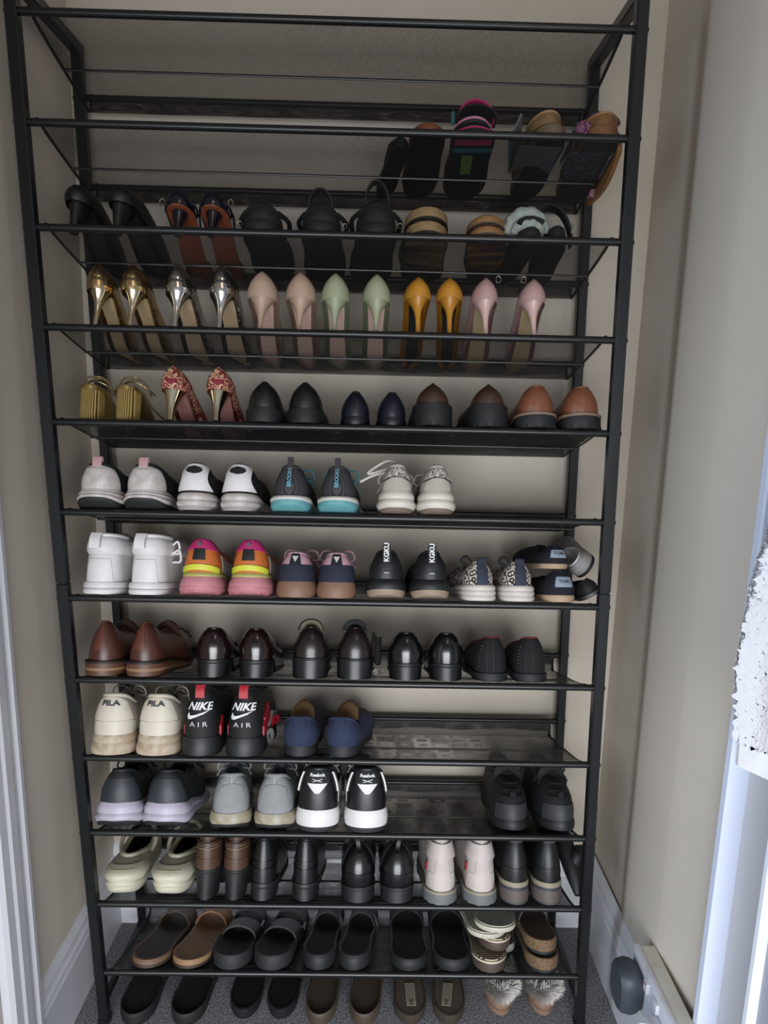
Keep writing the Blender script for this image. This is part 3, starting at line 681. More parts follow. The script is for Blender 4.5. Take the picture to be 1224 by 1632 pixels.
# row 5, first: white sculpted heel, pink tab, dark upper
def d51(S, side):
    S.patch('heel_cup', white, lambda v: .125-.02*v, .0, .92, off=.0022, nv=10, fn=lambda a, v: -.10*a*a*v)
    S.patch('moulded_triangle', mat('b9b0ae', .6), lambda v: .022+.045*v, .45, .80, off=.0042, nu=9, nv=5)
    S.patch('moulded_triangle_inlay', white, lambda v: .014+.032*v, .52, .76, off=.0048, nu=9, nv=5)
pair(5, [(115, 182, 740), (184, 262, 738)], 'chunky_sneaker', 'sneaker', 'white and teal-black sneaker pair with pink pull tabs', sneaker, up=mat('22292e', .8, 0, 'fabric'), solefrac=.44, lift=.012, flare=.005,
     mids=[(0, .34, .002, .005, darkg, .001, 'outsole'), (.30, .62, .005, .003, white, .003, 'midsole'), (.58, .84, .003, .001, white, .003, 'midsole'), (.80, 1, .001, -.001, white, .002, 'midsole')],
     tab=dict(m=mat('c49c9c', .7, 0, 'fabric'), w=.016, up=.012, vlow=.90), tng=mat('8b6f74', .8, 0, 'fabric'), tongueup=.012, deco=d51, yaw=(.0, -.04), lin_='2c3438')
# second: black/white with white oval loop heel and red lining
def d52(S, side):
    S.patch('heel_cage', whit2, lambda v: .105-.155*v+.17*v*v, .10, .98, off=.003, nv=12, fn=lambda a, v: -.05*a*a*v)
    S.patch('heel_cage_window', mat('1b1c20', .8, 0, 'knit'), lambda v: .048*math.sqrt(max(.02, 1-(2*v-1)**2)), .66, .90, off=.0042, nu=9, nv=7)
pair(5, [(273, 338, 738), (343, 408, 740)], 'running_sneaker', 'sneaker', 'black sneaker pair with white oval heel frames and red lining', sneaker, up=blackf, solefrac=.37, flare=.003,
     mids=[(0, .25, -.001, .001, mat('9b9392', .6), .001, 'outsole'), (.22, .62, .001, .001, white, .003, 'midsole'), (.58, 1, .001, -.001, white, .003, 'midsole')], collar=mat('5e1f30', .8, 0, 'fabric'), cr=.003, tng=mat('6a2438', .8, 0, 'fabric'), tongueup=.004, deco=d52, inwk=.34, lin_='4a1a26', yaw=(0, -.05))
# third: charcoal knit with turquoise sole
def d53(S, side):
    for k in range(1):
        S.patch('heel_stripe', mat('1d1e22', .6), .010, .30, .98, off=.0016, nu=3, nv=10)
    S.text('heel_lettering', 'BROOKS', .0088, .62, mat('6aa6b8', .5), off=.0030, rot=1, bold=.02)
pair(5, [(425, 494, 742), (503, 568, 744)], 'running_sneaker', 'sneaker', 'charcoal knit running shoe pair with turquoise soles', sneaker, up=mat('3c3d40', .85, 0, 'stripes', c2='202124', scale=120), solefrac=.36, lift=.010, flare=.004,
     mids=[(0, .62, .000, .004, mat('5f9ba0', .6), .002, 'outsole'), (.58, 1, .004, .001, mat('c8c4bf', .55), .003, 'midsole')], tab=dict(m=mat('3a3336', .6, 0, 'fabric'), w=.010, up=.016, vlow=.6), tng=mat('2b4a56', .8, 0, 'fabric'), tongueup=.006, lac=mat('4f8794', .7), deco=d53, inwk=.34, yaw=(.0, -.04), bow=True)
# fourth: cream runners, leopard collar
def d54(S, side):
    S.patch('spotted_collar_panel', mat('b9b4aa', .7, 0, 'spots', c2='24211f', scale=75), lambda v: .085-.035*v, .52, .90, off=.0020, fn=lambda a, v: -.14*a*a)
    S.patch('heel_panel', mat('b4aea4', .7, 0, 'fabric'), lambda v: .080-.02*v, .02, .52, off=.0018, fn=lambda a, v: -.16*a*a*v)
    if side < 0:
        top = S.fb(0)+S.hc; lm_ = mat('cfcac2', .8)
        for P in ([(.004, .06, top+.012), (-.016, .055, top+.016), (-.040, .050, top+.002), (-.052, .045, top-.010), (-.030, .050, top-.004), (-.006, .058, top+.006)], [(-.020, .050, top-.006), (-.044, .045, top-.014), (-.066, .042, top-.026)]):
            v, f = tube_vf(spline(P, 6), .0022, n=6); mk('lace', v, f, lm_, S.r)
    S.patch('heel_trim', mat('4d4c52', .6), lambda v: .085, .50, .54, off=.0026, nv=3, fn=lambda a, v: -.15*a*a)
pair(5, [(600, 664, 742), (667, 729, 741)], 'chunky_sneaker', 'sneaker', 'cream mesh sneaker pair with leopard spotted heels', sneaker, up=mat('a8a299', .85, 0, 'knit', c2='857f76'), solefrac=.50, flare=.004, lift=.004,
     mids=[(0, .20, -.003, .002, mat('77685c', .7), .001, 'outsole'), (.18, .58, .002, .002, mat('d3cdc2', .5), .004, 'midsole'), (.54, 1, .001, -.003, mat('cdc6bb', .5), .004, 'midsole')], collar=mat('b5b0a8', .8, 0, 'fabric'), cr=.004, tng=mat('aaa59d', .8, 0, 'fabric'), tongueup=.016, lac=mat('cfcac2', .8), deco=d54, inwk=.36, bow=True, lin_='8f8a82', yaw=(.0, .03))

# ================================================================== SHELF 6
def hightop(root, side, w, h, L, up, tabm, solefrac=.20):
    sh = h*solefrac
    S = Shoe(root, L, w*.86, w*.98, side, tt=.3, th=.15, sh=sh, sf=.02, bend=.008, waist=.94)
    S.band('sole', 0, .42, .002, .0026, up, n=4, bulge=.001); S.band('sole_wall', .42, .50, .0018, .0018, mat('9a9698', .6), n=3); S.band('sole', .50, 1, .0026, .0016, up, n=5, bulge=.001)
    hh = h-sh
    S.setup(hh, hh*.98, hh*1.0, t1=.44, inw=w*.08, upo=-.002, bl=.002, qg=1.0, qh=1.5)
    S.upper(up, nv=14); S.lining(mat('8f8a88', .8)); S.collar(up, .0045)
    # padded ankle band: bulging ring round the top
    G = np.stack([S.surf(US, v, .0008+.0055*math.sin(PI*k/7)**.6) for k, v in enumerate(np.linspace(.60, .985, 8))]); mk('padded_ankle_band', G.reshape(-1, 3), gridf(8, NU, True), whit2, root, ang=60)
    S.patch('heel_panel', whit2, lambda v: .07-.015*v, .02, .50, off=.0018)
    # folded leather tab over the ankle band
    P = [(-.006, -.0085, h-.024), (-.006, -.0095, h-.016), (-.006, -.0085, h-.006), (-.006, -.001, h+.004), (-.006, .009, h+.003)]; G = np.array([[np.array(p)+[x, 0, 0] for x in np.linspace(-.0095, .0095, 4)] for p in P]); shell('pull_tab', G, .0022, whit2, root)
    S.tongue(up, w=.05, up=.012)
    if side > 0:
        for q in ((.030, -.004), (.036, -.020)):
            P = spline([(w*.40, .05, h-.012+q[1]), (w*.40+q[0]*.45, .045, h-.004+q[1]), (w*.40+q[0]*.5, .05, h-.024+q[1]), (w*.42, .055, h-.026+q[1])], 6); v, f = tube_vf(P, .0022, n=6); mk('lace_loop', v, f, up, root)
pair(6, [(120, 188, 854), (190, 262, 852)], 'high_top_sneaker', 'sneaker', 'plain white leather high-top sneaker pair', hightop, up=whit2, tabm=whit2, y0=-.004, yaw=(-.02, -.08))
def d62(S, side):
    S.patch('yellow_heel_flash', mat('c6c83a', .5), lambda v: .105, .10, .27, off=.0026, fn=lambda a, v: -.13*a*a)
    S.patch('black_heel_stripe', mat('1a1a1c', .6), lambda v: .030, .40, .74, off=.0024, nu=5)
    S.patch('pink_heel_cap', mat('b8306e', .45), lambda v: .115-.03*v, .72, .99, off=.0022, fn=lambda a, v: -.05*a*a*(1-v))
    v, f = tube_vf([(0, 0, 0), (0, -.0035, 0)], .0042, n=12); p = S.surf(0, .87, .002); mk('eyelet', v, f, mat('5c5a5c', .3, .8), S.r, loc=p)
def lab62(x): return x
pair(6, [(277, 351, 861), (355, 431, 861)], 'chunky_sneaker', 'sneaker', 'multicoloured sneaker pair in pink, orange and neon yellow', sneaker, up=mat('c46a2c', .6, 0, 'fabric'), solefrac=.42, lift=.006, flare=.007,
     mids=[(0, .30, .002, .007, mat('b97680', .55), .001, 'outsole'), (.28, .80, .006, .000, mat('c08088', .55), .002, 'midsole'), (.78, 1, .0, -.002, mat('a3a05e', .5), .002, 'heel_clip')], side_panel=mat('a9a4a0', .7, 0, 'fabric'), collar=mat('8f3560', .8, 0, 'fabric'), cr=.003, deco=d62, inwk=.34, lugs=mat('a8656f', .6), lin_='40303a', tng=mat('7c7a52', .8, 0, 'fabric'), tongueup=.004, yaw=(.0, -.02))
def d63(S, side):
    S.patch('navy_heel_band', mat('1e2236', .8, 0, 'fabric'), lambda v: .17, .0, .60, off=.0018, nu=21)
    S.patch('navy_heel_stripe', mat('1b1f33', .8, 0, 'fabric'), lambda v: .030, .58, .97, off=.002, nu=5)
    S.poly('triangle_badge', [(-.0055, .005), (.0055, .005), (0, -.006)], .78, mat('c9c4bd', .6), off=.0044)
pair(6, [(436, 501, 881), (503, 567, 883)], 'slip_on_sneaker', 'sneaker', 'pink and navy canvas sneaker pair with tan rubber soles', sneaker, up=mat('c39aa6', .8, 0, 'fabric'), solefrac=.36, flare=.001,
     mids=[(0, 1, .001, .0, mat('80604e', .55), .0025, 'sole')], cr=.003, deco=d63, inwk=.34, lin_='b896a0', lac=mat('c39aa6', .8), bow=True, yaw=(.0, .03))
def d64(S, side):
    S.patch('heel_panel', mat('232427', .45), lambda v: .062-.012*v, .05, .95, off=.0014)
    S.patch('heel_disc', mat('2b2d31', .5), lambda v: .036*math.sqrt(max(.03, 1-(2*v-1)**2)), .34, .62, off=.0032, nu=9, nv=9)
    S.patch('small_label', mat('b9b6b0', .6), lambda v: .012, .24, .27, off=.0030, nu=3, nv=2)
    # tall woven loop tab with lettering
    P0 = S.surf(0., .60, .0035); b_ = P0; G = np.array([[b_+[x, -.0006-.0000*k, k*.0046] for x in np.linspace(-.0075, .0075, 4)] for k in range(8)]); t_ = shell('pull_tab', G, .002, mat('191a1c', .7, 0, 'fabric'), S.r)
    vs_, fs = text_mesh('KGKU', .0125, offset=.03); V = [(b_[0]-p[1], b_[1]-.0012, b_[2]+.0185+p[0]) for p in vs_]; mk('tab_lettering', V, fs, LOGO_W, S.r, smooth=False)
pair(6, [(582, 648, 880), (654, 722, 880)], 'black_sneaker', 'sneaker', 'black sneaker pair with white lettered pull tabs', sneaker, up=mat('1a1b1e', .75, 0, 'fabric'), solefrac=.42, lift=.007, flare=.004,
     mids=[(0, .42, -.001, .003, mat('93836f', .6), .001, 'outsole'), (.38, 1, .004, -.001, mat('26282b', .55), .003, 'midsole')], cr=.004, deco=d64, inwk=.36, yaw=(0, .04), tng=mat('1b1c1f', .8, 0, 'fabric'), tongueup=.004)
def d65(S, side):
    S.patch('navy_heel_strip', mat('2e3444', .8, 0, 'fabric'), lambda v: .033, .0, .98, off=.002, nu=5, nv=10)
    S.tab(m=mat('2e3444', .8, 0, 'fabric'), w=.0155, up=.006, vlow=.9)
    for sg in (-1,):
        P = spline([(-.016, .016, S.fb(0)+S.hc-.002), (-.026, .020, S.fb(0)+S.hc+.010), (-.034, .026, S.fb(0)+S.hc+.001), (-.022, .024, S.fb(0)+S.hc-.006)], 5); v, f = tube_vf(P, .0028, n=6); mk('lace_end', v, f, blackf, S.r)
ringm = mat('1c1a26', .8, 0, 'rings', c2='b7ada2', scale=95)
pair(6, [(739, 800, 897), (803, 858, 895)], 'logo_canvas_sneaker', 'sneaker', 'navy and cream monogram sneaker pair with white ribbed soles', sneaker, up=ringm, solefrac=.40, flare=.003, lift=0,
     mids=[(0, .36, .002, .002, mat('cbc3bb', .5), .002, 'sole'), (.34, .68, .002, .002, mat('cbc3bb', .5), .002, 'sole'), (.66, 1, .002, .001, mat('cbc3bb', .5), .002, 'sole')], cr=.0022, deco=d65, inwk=.40, lin_='1a1a22', yaw=(.14, .06), L=.222)
def toms(root, side, w, h, L, tilt_=0):
    S = Shoe(root, L, w*.82, w*.86, side, tt=.3, sh=h*.22, sf=.010, bend=.0)
    S.band('sole', 0, 1, -.001, .001, mat('ad9478', .65), .0015); nav = mat('171b2c', .85, 0, 'fabric')
    S.setup(h*.78, h*.5, .035, t1=.46, inw=w*.16, upo=0, bl=.005); S.upper(nav); S.lining(mat('33363f', .8)); S.collar(nav, .002)
    S.patch('heel_label', mat('8d9aa6', .7, 0, 'fabric'), .046, .36, .76, off=.0016, nu=9); S.text('label_lettering', 'TOMS', .0070, .56, mat('39404c', .6), off=.0034, bold=.01)
m_ = measure(6, (868, 930, 912), -.004)
r_ = empty('canvas_slip_on', 'lower navy canvas slip-on with small grey heel label, one shoe on top', 'shoe', 'navy canvas slip-ons', frame(6, m_[0], -.004, .10)); toms(r_, 1, m_[1], m_[2]+.002, .23)
m2 = measure(6, (864, 914, 866), .010)
r_ = empty('canvas_slip_on', 'upper navy canvas slip-on stacked on its partner, grey heel label', 'shoe', 'navy canvas slip-ons', frame(6, m2[0], .004, .12, dz=m_[2]+.006, pitch=.02)); toms(r_, -1, m2[1]*1.10, .042, .215)
# grey flat shoe leaning between the slip-ons and the post
def lean_slipper(root):
    g = mat('8e8a88', .7, 0, 'fabric'); S = Shoe(root, .20, .05, .055, 1, sh=.008, sf=.008, bend=.004)
    S.band('sole', 0, 1, 0, 0, mat('1c1d20', .7), n=3); S.setup(.022, .015, .016, t1=.5, inw=.006, upo=0, bl=.003); S.upper(g); S.lining(mat('b9b4b2', .8)); S.collar(mat('c3bebd', .6), .0018)
xx = locate(6, 940, .03)
r_ = empty('grey_flat_shoe', 'pale grey flat shoe leaning on its side by the right post', 'shoe', None, frame(6, xx-.002, .020, .0, dz=.058, roll=-1.0, pitch=.30)); lean_slipper(r_)
r_ = empty('black_flat_shoe', 'dark flat shoe lying under the pale grey one by the right post', 'shoe', None, frame(6, xx+.006, .022, .0, dz=.012, roll=-.55)); S = Shoe(r_, .2, .042, .05, 1, sh=.008, sf=.008); S.band('sole', 0, 1, 0, 0, mat('6c6a68', .7), n=3); S.setup(.024, .016, .018, t1=.5, inw=.006, upo=0, bl=.003); S.upper(mat('1a1b20', .7, 0, 'fabric')); S.lining(mat('202126', .8)); S.collar(mat('1a1b20', .7), .0018)

# ================================================================== SHELF 7: leather shoes
def brogue(root, side, w, h, L):
    S = flat(root, side, w, h, L, up=leather('4a2a22', .36), sole=mat('5a3b2a', .5), solefrac=.27, welt=mat('2b1a14', .6), inwk=.62, lm=.7, seam=True, band=False, ht=.06, soleoff=.003, lin_='2a1a16', t1=.5)
    S.band('sole_edge', .34, .52, .0036, .0036, mat('8a6a4c', .6), n=3)
    S.tongue(leather('3c2520', .5), w=.05, up=.018); S.laces(mat('2c1a14', .8), rows=4, bow=False)
    S.patch('heel_strip', leather('5a3226', .4), lambda v: .020+.012*(1-v), .3, .99, off=.0012, nu=7)
pair(7, [(126, 184, 992), (185, 252, 992)], 'derby_shoe', 'shoe', 'reddish brown derby shoe pair with layered tan soles', brogue, y0=-.002, yaw=(-.04, -.16), L=.224)
def dress(root, side, w, h, L, up, r_=.22, **k):
    S = flat(root, side, w, h, L, up=up, sole=mat('1b1b1d', .4), solefrac=.36, heelh=h*.28, inwk=.36, lm=.15, ht=.045, band=False, **k)
    return S
ox = mat('2a1615', .18, 0, 'leather', coat=.5)
def oxblood(root, side, w, h, L):
    S = dress(root, side, w, h, L, up=ox, lin_='1d1312'); S.tongue(ox, w=.05, up=.010, th=.004)
pair(7, [(303, 364, 1003), (370, 432, 1003)], 'dress_loafer', 'shoe', 'glossy oxblood leather loafer pair with block heels', oxblood, y0=.0, yaw=(0, -.06), L=.224)
def shoeboot(root, side, w, h, L):
    up = mat('2b201e', .3, 0, 'leather', coat=.2)
    S = flat(root, side, w, h*.84, L, up=up, sole=mat('232526', .35), solefrac=.40, heelh=h*.30, inwk=.50, ht=.055, band=False, soleoff=.001, lin_='5e5844')
    S.patch('top_seam', up, lambda v: .11, .80, .84, off=.0010, nv=3)
    hc = h*.84; P = [(math.sin(a)*w*.30, .022-.004*math.cos(a), hc-.006+h*.19*math.cos(a)) for a in np.linspace(-PI/2, PI/2, 16)]; v, f = tube_vf(P, .0016, n=6); mk('gusset_rim', v, f, mat('1c1b1b', .5), root)
    G = np.array([[(math.sin(a)*w*.29*k, .030+.01*(1-k), hc-.006+h*.18*math.cos(a)*k+.0) for a in np.linspace(-PI/2, PI/2, 12)] for k in (1, .8, .5, .1)]); shell('tongue', G, .002, mat('6b6450', .7, 0, 'fabric') if side < 0 else mat('1c1c1c', .7), root)
    if side > 0:
        G = np.array([[(w*.30+.006+a*.018, .07+.02*b_, .030+b_*.05-a*.010+.004*math.sin(a*7)) for a in np.linspace(0, 1, 6)] for b_ in np.linspace(0, 1, 6)]); shell('side_flap', G, .006, mat('232322', .6, 0, 'leather'), root)
pair(7, [(459, 526, 988), (530, 597, 984)], 'heeled_shoe', 'shoe', 'dark brown heeled shoe pair with open lined tops', shoeboot, y0=.002, L=.220, yaw=(.03, -.03))
def blackloaf(root, side, w, h, L):
    S = dress(root, side, w, h, L, up=mat('161719', .2, 0, 'leather', coat=.4)); S.tongue(mat('161719', .25, 0, 'leather'), w=.05, up=.006, th=.004)
pair(7, [(616, 679, 1010), (682, 744, 1011)], 'dress_loafer', 'shoe', 'shiny black leather loafer pair with block heels', blackloaf, y0=.0, L=.224, yaw=(.02, .0))
def redlined(root, side, w, h, L):
    up = mat('17171a', .85, 0, 'fabric'); S = flat(root, side, w, h, L, up=up, sole=mat('26282b', .65), solefrac=.18, inwk=.30, ht=.05, band=False, lin_='5a1520', collar=mat('6a1a26', .8, 0, 'fabric'), soleoff=.002)
    for k in (-1, 1): S.patch('heel_seam', mat('2a2a2e', .8), .003, .05, .95, uc=k*.035, off=.0008, nu=3)
    S.patch('heel_seam', mat('2a2a2e', .8), .003, .05, .95, uc=0, off=.0008, nu=3)
    v, f = join_vf([tube_vf([S.surf(-.075, v_, .001), S.surf(-.075, v_+.02, .003)], .0013, n=6) for v_ in np.linspace(.2, .75, 7)]); mk('studs', v, f, mat('8a8684', .3, .8), root)
pair(7, [(758, 815, 1017), (819, 878, 1017)], 'suede_flat', 'shoe', 'black studded fabric shoe pair with dark red lining', redlined, y0=.004, L=.215, yaw=(.05, -.04))

# ================================================================== SHELF 8
def d81(S, side): S.patch('heel_badge_panel', cream, lambda v: .115-.02*v, .38, .97, off=.0018, fn=lambda a, v: -.12*a*a*v); S.patch('heel_lower_panel', cream, lambda v: .14, .02, .36, off=.0010); S.text('heel_lettering', 'FILA', .0125, .80, mat('33343c', .5), off=.0042, bold=.035, sx=1.25)
pair(8, [(135, 207, 1110), (208, 278, 1110)], 'leather_sneaker', 'sneaker', 'cream leather sneaker pair with dark heel lettering', sneaker, up=cream, solefrac=.33, flare=.003, lift=0,
     mids=[(0, .60, .003, .001, mat('b9ac98', .6, 0, 'dirty', c2='a08e76', scale=40), .002, 'sole'), (.58, 1, .001, -.001, mat('bdb19e', .6, 0, 'dirty', c2='a08f78', scale=40), .0015, 'midsole')], deco=d81, inwk=.26, tng=mat('7d7a74', .8, 0, 'fabric'), tongueup=.016, lac=mat('a19c92', .8), cr=.0045, lin_='6b6862', y0=-.006, yaw=(.02, -.03))
def nike(root, side, w, h, L):
    up = mat('141517', .7, 0, 'fabric'); red = mat('a81c28', .5); sh = h*.26
    S = Shoe(root, L, w*.86, w*1.05, side, tt=.3, sh=sh, sf=.020, bend=.008)
    S.band('sole', 0, 1, .001, .0, mat('2e3033', .5), .002, grooves=0)
    hh = h-sh; S.setup(hh, hh*.86, hh*.92, t1=.50, inw=w*.20, upo=-.002, bl=.003, qg=1., qh=1.2); S.upper(up, nv=13); S.lining(mat('1b1c1e', .8)); S.collar(up, .004)
    for sg in (-1, 1): S.patch('sole_accent', red if sg*side < 0 or True else up, .020, .0, .20, uc=sg*.150, off=.003, nu=6, label='red accent panel', fn=lambda a, v, q=sg: .10*(a*q+1)*v)
    P = [S.surf(0, .80, .003), S.surf(0, .88, .006), S.surf(0, .96, .007)+[0, 0, .004]]; tp = P[-1]+[0, .004, .006]; path = [P[0], P[1], P[2], tp, tp+[0, .008, -.001], P[2]+[0, .014, -.008]]
    shell('pull_tab', np.array([[p+[x, 0, 0] for x in np.linspace(-.0085, .0085, 4)] for p in path]), .002, red, root, label='red heel pull tab')
    S.text('heel_lettering', 'NIKE', .0195, .635, LOGO_W, off=.0024, bold=.03, shear=.35, sx=1.05)
    sw = [(-.021, -.004), (-.0245, -.011), (-.022, -.0165), (-.016, -.017), (-.004, -.0125), (.010, -.0065), (.024, .001), (.008, -.004), (-.006, -.0085), (-.0145, -.0105), (-.018, -.009)]
    S.poly('heel_swoosh', [(x*.92, z+.006) for x, z in sw], .50, LOGO_W, off=.0026)
    S.text('heel_lettering', 'A I R', .0125, .285, mat('c9c9cb', .5), off=.0024, bold=.0, sx=1.25)
    S.laces(mat('1b1b1e', .8), bow=False)
    if side > 0:
        gr = mat('8f9090', .5)
        for k, (cx_, cz, rx, rz_, m) in enumerate(((.062, .020, .010, .015, gr), (.052, .034, .012, .010, red), (.068, .045, .012, .009, red), (.058, .052, .007, .008, gr))):
            G = np.array([[(cx_*.62+rx*.5*b_*math.cos(a), .085+.045*k*.4+.012*b_*math.cos(a), cz+rz_*b_*math.sin(a)) for a in np.linspace(0, 2*PI, 14)] for b_ in (1, .75, .42)]); shell('side_cage', G, .004, m, root)
        S.patch('side_cage_panel', red, .045, .02, .55, uc=.20, off=.0030, nu=9, fn=lambda a, v: .18*a*v)
        S.patch('side_cage_panel', gr, .022, .0, .34, uc=.245, off=.0042, nu=7, fn=lambda a, v: .14*a*v)
pair(8, [(279, 348, 1098), (349, 418, 1098)], 'basketball_sneaker', 'sneaker', 'black and red basketball sneaker pair with white heel lettering', nike, y0=-.006, L=.226, yaw=(0, -.05))
def espad(root, side, w, h, L):
    nav = mat('222c48', .85, 0, 'suede'); S = Shoe(root, L, w*.88, w*1.02, side, tt=.3, sh=h*.22, sf=.010, bend=.006)
    S.band('sole', 0, 1, 0, .0, mat('2a2c30', .65), .001, n=4); hc = h*.58
    S.setup(hc, hc*.6, h*.58, t1=.36, inw=w*.02, upo=.0, bl=.005, qh=1.3); S.upper(nav, wrinkle=.0006, seed=3); S.lining(mat('7a5c3c', .7), label='tan leather lining'); S.collar(nav, .003)
    S.patch('heel_tab', nav, .035, .55, .98, off=.0022, nu=5)
    G = np.array([[(k*w*.34*math.cos(b_*.9), .055+.035*b_, h*.22+hc*.7+h*.40*math.sin(min(1, b_+.1)*PI/2)*(1-.3*k*k)) for k in np.linspace(-1, 1, 9)] for b_ in np.linspace(0, 1, 7)]); shell('vamp', G, .003, mat('7d5f3e', .7, 0, 'leather'), root)
pair(8, [(449, 502, 1126), (508, 572, 1134)], 'suede_espadrille', 'shoe', 'navy suede slip-on pair with tan lining', espad, y0=.0, L=.225, yaw=(.0, -.18))

# ================================================================== SHELF 9
lav = mat('b9b3c2', .55, 0, 'dirty', c2='a49eac', scale=20)
def d91(S, side): S.patch('back_seam', mat('20242c', .6), .003, .2, .98, off=.0008, nu=3); S.patch('heel_counter', mat('2b3036', .5), lambda v: .12-.03*v, .1, .8, off=.001)
pair(9, [(146, 219, 1232), (216, 296, 1232)], 'running_sneaker', 'sneaker', 'dark slate sneaker pair with wavy pale lilac soles', sneaker, up=mat('282c31', .6, 0, 'fabric'), solefrac=.40, flare=.005, lift=.012, wav=.008,
     mids=[(0, .24, .001, .004, darkg, .001, 'outsole'), (.20, .62, .005, .004, lav, .003, 'midsole'), (.58, 1, .004, -.001, lav, .003, 'midsole')], deco=d91, inwk=.38, tng=mat('1d1f23', .8, 0, 'fabric'), lac=mat('1c1e22', .8), yaw=(.05, -.05), cr=.004)
greym = mat('8d8f90', .85, 0, 'knit', c2='6f7172')
def d92(S, side): S.patch('back_seam', mat('a2a4a5', .7), .004, .1, .98, off=.0008, nu=3); S.patch('heel_panel', mat('8a8c8e', .7, 0, 'fabric'), lambda v: .085-.02*v, .03, .80, off=.0012, fn=lambda a, v: -.1*a*a)
pair(9, [(332, 400, 1238), (402, 466, 1240)], 'knit_sneaker', 'sneaker', 'grey knit sneaker pair with off-white stained soles', sneaker, up=greym, solefrac=.32, flare=.002, lift=.007,
     mids=[(0, .28, -.001, .002, darkg, .001, 'outsole'), (.26, 1, .002, .001, mat('a9a69c', .6, 0, 'dirty', c2='8b8064', scale=30), .0025, 'midsole')], deco=d92, inwk=.34, tng=mat('7e8082', .8, 0, 'fabric'), lac=mat('9ea0a0', .8), yaw=(.16, .0), lin_='6b6d6f')
def d93(S, side):
    S.patch('heel_badge', mat('17181a', .7), lambda v: .055+.03*v, .66, .97, off=.0032, nu=11); S.patch('white_heel_tab', whit2, lambda v: .008+.04*v, .44, .67, off=.0036, nu=7)
    S.patch('white_side_trim', whit2, .014, .42, .92, uc=.13, off=.0028, nu=5); S.patch('white_side_trim', whit2, .014, .42, .92, uc=-.13, off=.0028, nu=5)
    S.text('heel_lettering', 'Reebok', .0082, .865, LOGO_W, off=.0054, bold=.03)
    for q in (-1, 1): S.poly('heel_emblem', [(-.008*q, .002), (-.001*q, 0), (.009*q, -.0035), (.006*q, -.0035), (-.002*q, -.001), (-.009*q, .001)], .755, LOGO_W, off=.0054+.0002*q)
pair(9, [(468, 539, 1228), (548, 620, 1229)], 'leather_sneaker', 'sneaker', 'black and white leather sneaker pair with white heel lettering', sneaker, up=mat('1a1b1d', .4, 0, 'leather'), solefrac=.35, flare=.002,
     mids=[(0, .26, -.001, .001, mat('303234', .7), .001, 'outsole'), (.24, 1, .0015, .0, whit2, .002, 'midsole')], deco=d93, side_panel=whit2, inwk=.22, tng=mat('1c1d1f', .8, 0, 'fabric'), lac=whit2, cr=.005, yaw=(.0, .05), bow=True)
def toe_first(root, side, w, h, L, up, sole, capm=None, hc=.100):
    S = Shoe(root, L, w*.80, w*.97, side, toe=2.0, tt=.36, th=.15, sh=.022, sf=.018, bend=.006, spring=.006)
    S.band('sole', 0, 1, .002, .001, sole, .002); S.setup(hc-.026, hc*.6, .074, t1=.62, inw=w*.16, upo=-.001, bl=.003, qg=.8, qh=1.1); S.upper(up, nv=12); S.lining(mat('101112', .8)); S.collar(up, .005)
    S.patch('toe_cap', capm, lambda v: .135-.02*v, .0, .42, uc=.5, off=.0016, nu=19); S.tongue(up, w=.055, up=.02); S.laces(mat('101113', .8), rows=4, bow=True)
    p = S.surf(.5, .62, .004); v, f = tube_vf([(0, 0, 0), (0, .002, .0015)], .006, n=12); mk('emblem', v, f, mat('3c3d40', .3, .5), root, loc=p)
pair(9, [(787, 857, 1240), (861, 930, 1243)], 'work_sneaker', 'sneaker', 'black lace-up sneaker pair facing toes outward', toe_first, y0=.216, yaw=(PI, PI), L=.222, w=.084, h=.1, up=mat('1d1e20', .75, 0, 'fabric'), sole=mat('2b2c2f', .55), capm=mat('323336', .6, 0, 'leather'))

# ================================================================== SHELF 10: boots and clogs
def clog(root, side, w, h, L):
    m = mat('bdb8a4', .5, 0, 'leather', bump=.08); S = Shoe(root, L, w*.80, w*.94, side, toe=2.6, tt=.30, th=.18, sh=.024, sf=.026, bend=.006, spring=.010)
    S.band('sole', 0, .55, -.006, .001, m, .003); S.band('midsole', .50, 1, .002, .0015, m, .003)
    S.setup(.034, .026, .034, t1=.74, inw=w*.07, upo=-.001, bl=.008, qg=.75, qh=1.0); S.upper(m, nv=12); S.lining(mat('131415', .8), label='black lining'); S.collar(m, .0055)
    S.patch('toe_panel', m, lambda v: .13-.01*v, .05, .80, uc=.5, off=.0028, nu=21); S.patch('toe_crease', mat('a9a48c', .6), .055, .60, .63, uc=.5, off=.0035, nu=11, nv=2)
    P = [(math.sin(a)*w*.40, .050+.035*(1-math.cos(a)), .062+.030*math.cos(a)) for a in np.linspace(-2.2, 2.2, 24)]; v, f = tube_vf(P, .0048, n=8); mk('heel_strap', v, f, m, root)
pair(10, [(158, 225, 1340), (226, 298, 1340)], 'foam_clog', 'clog', 'cream foam clog pair facing toes outward', clog, y0=.212, yaw=(PI+.10, PI-.02), L=.218, w=.088, h=.08)
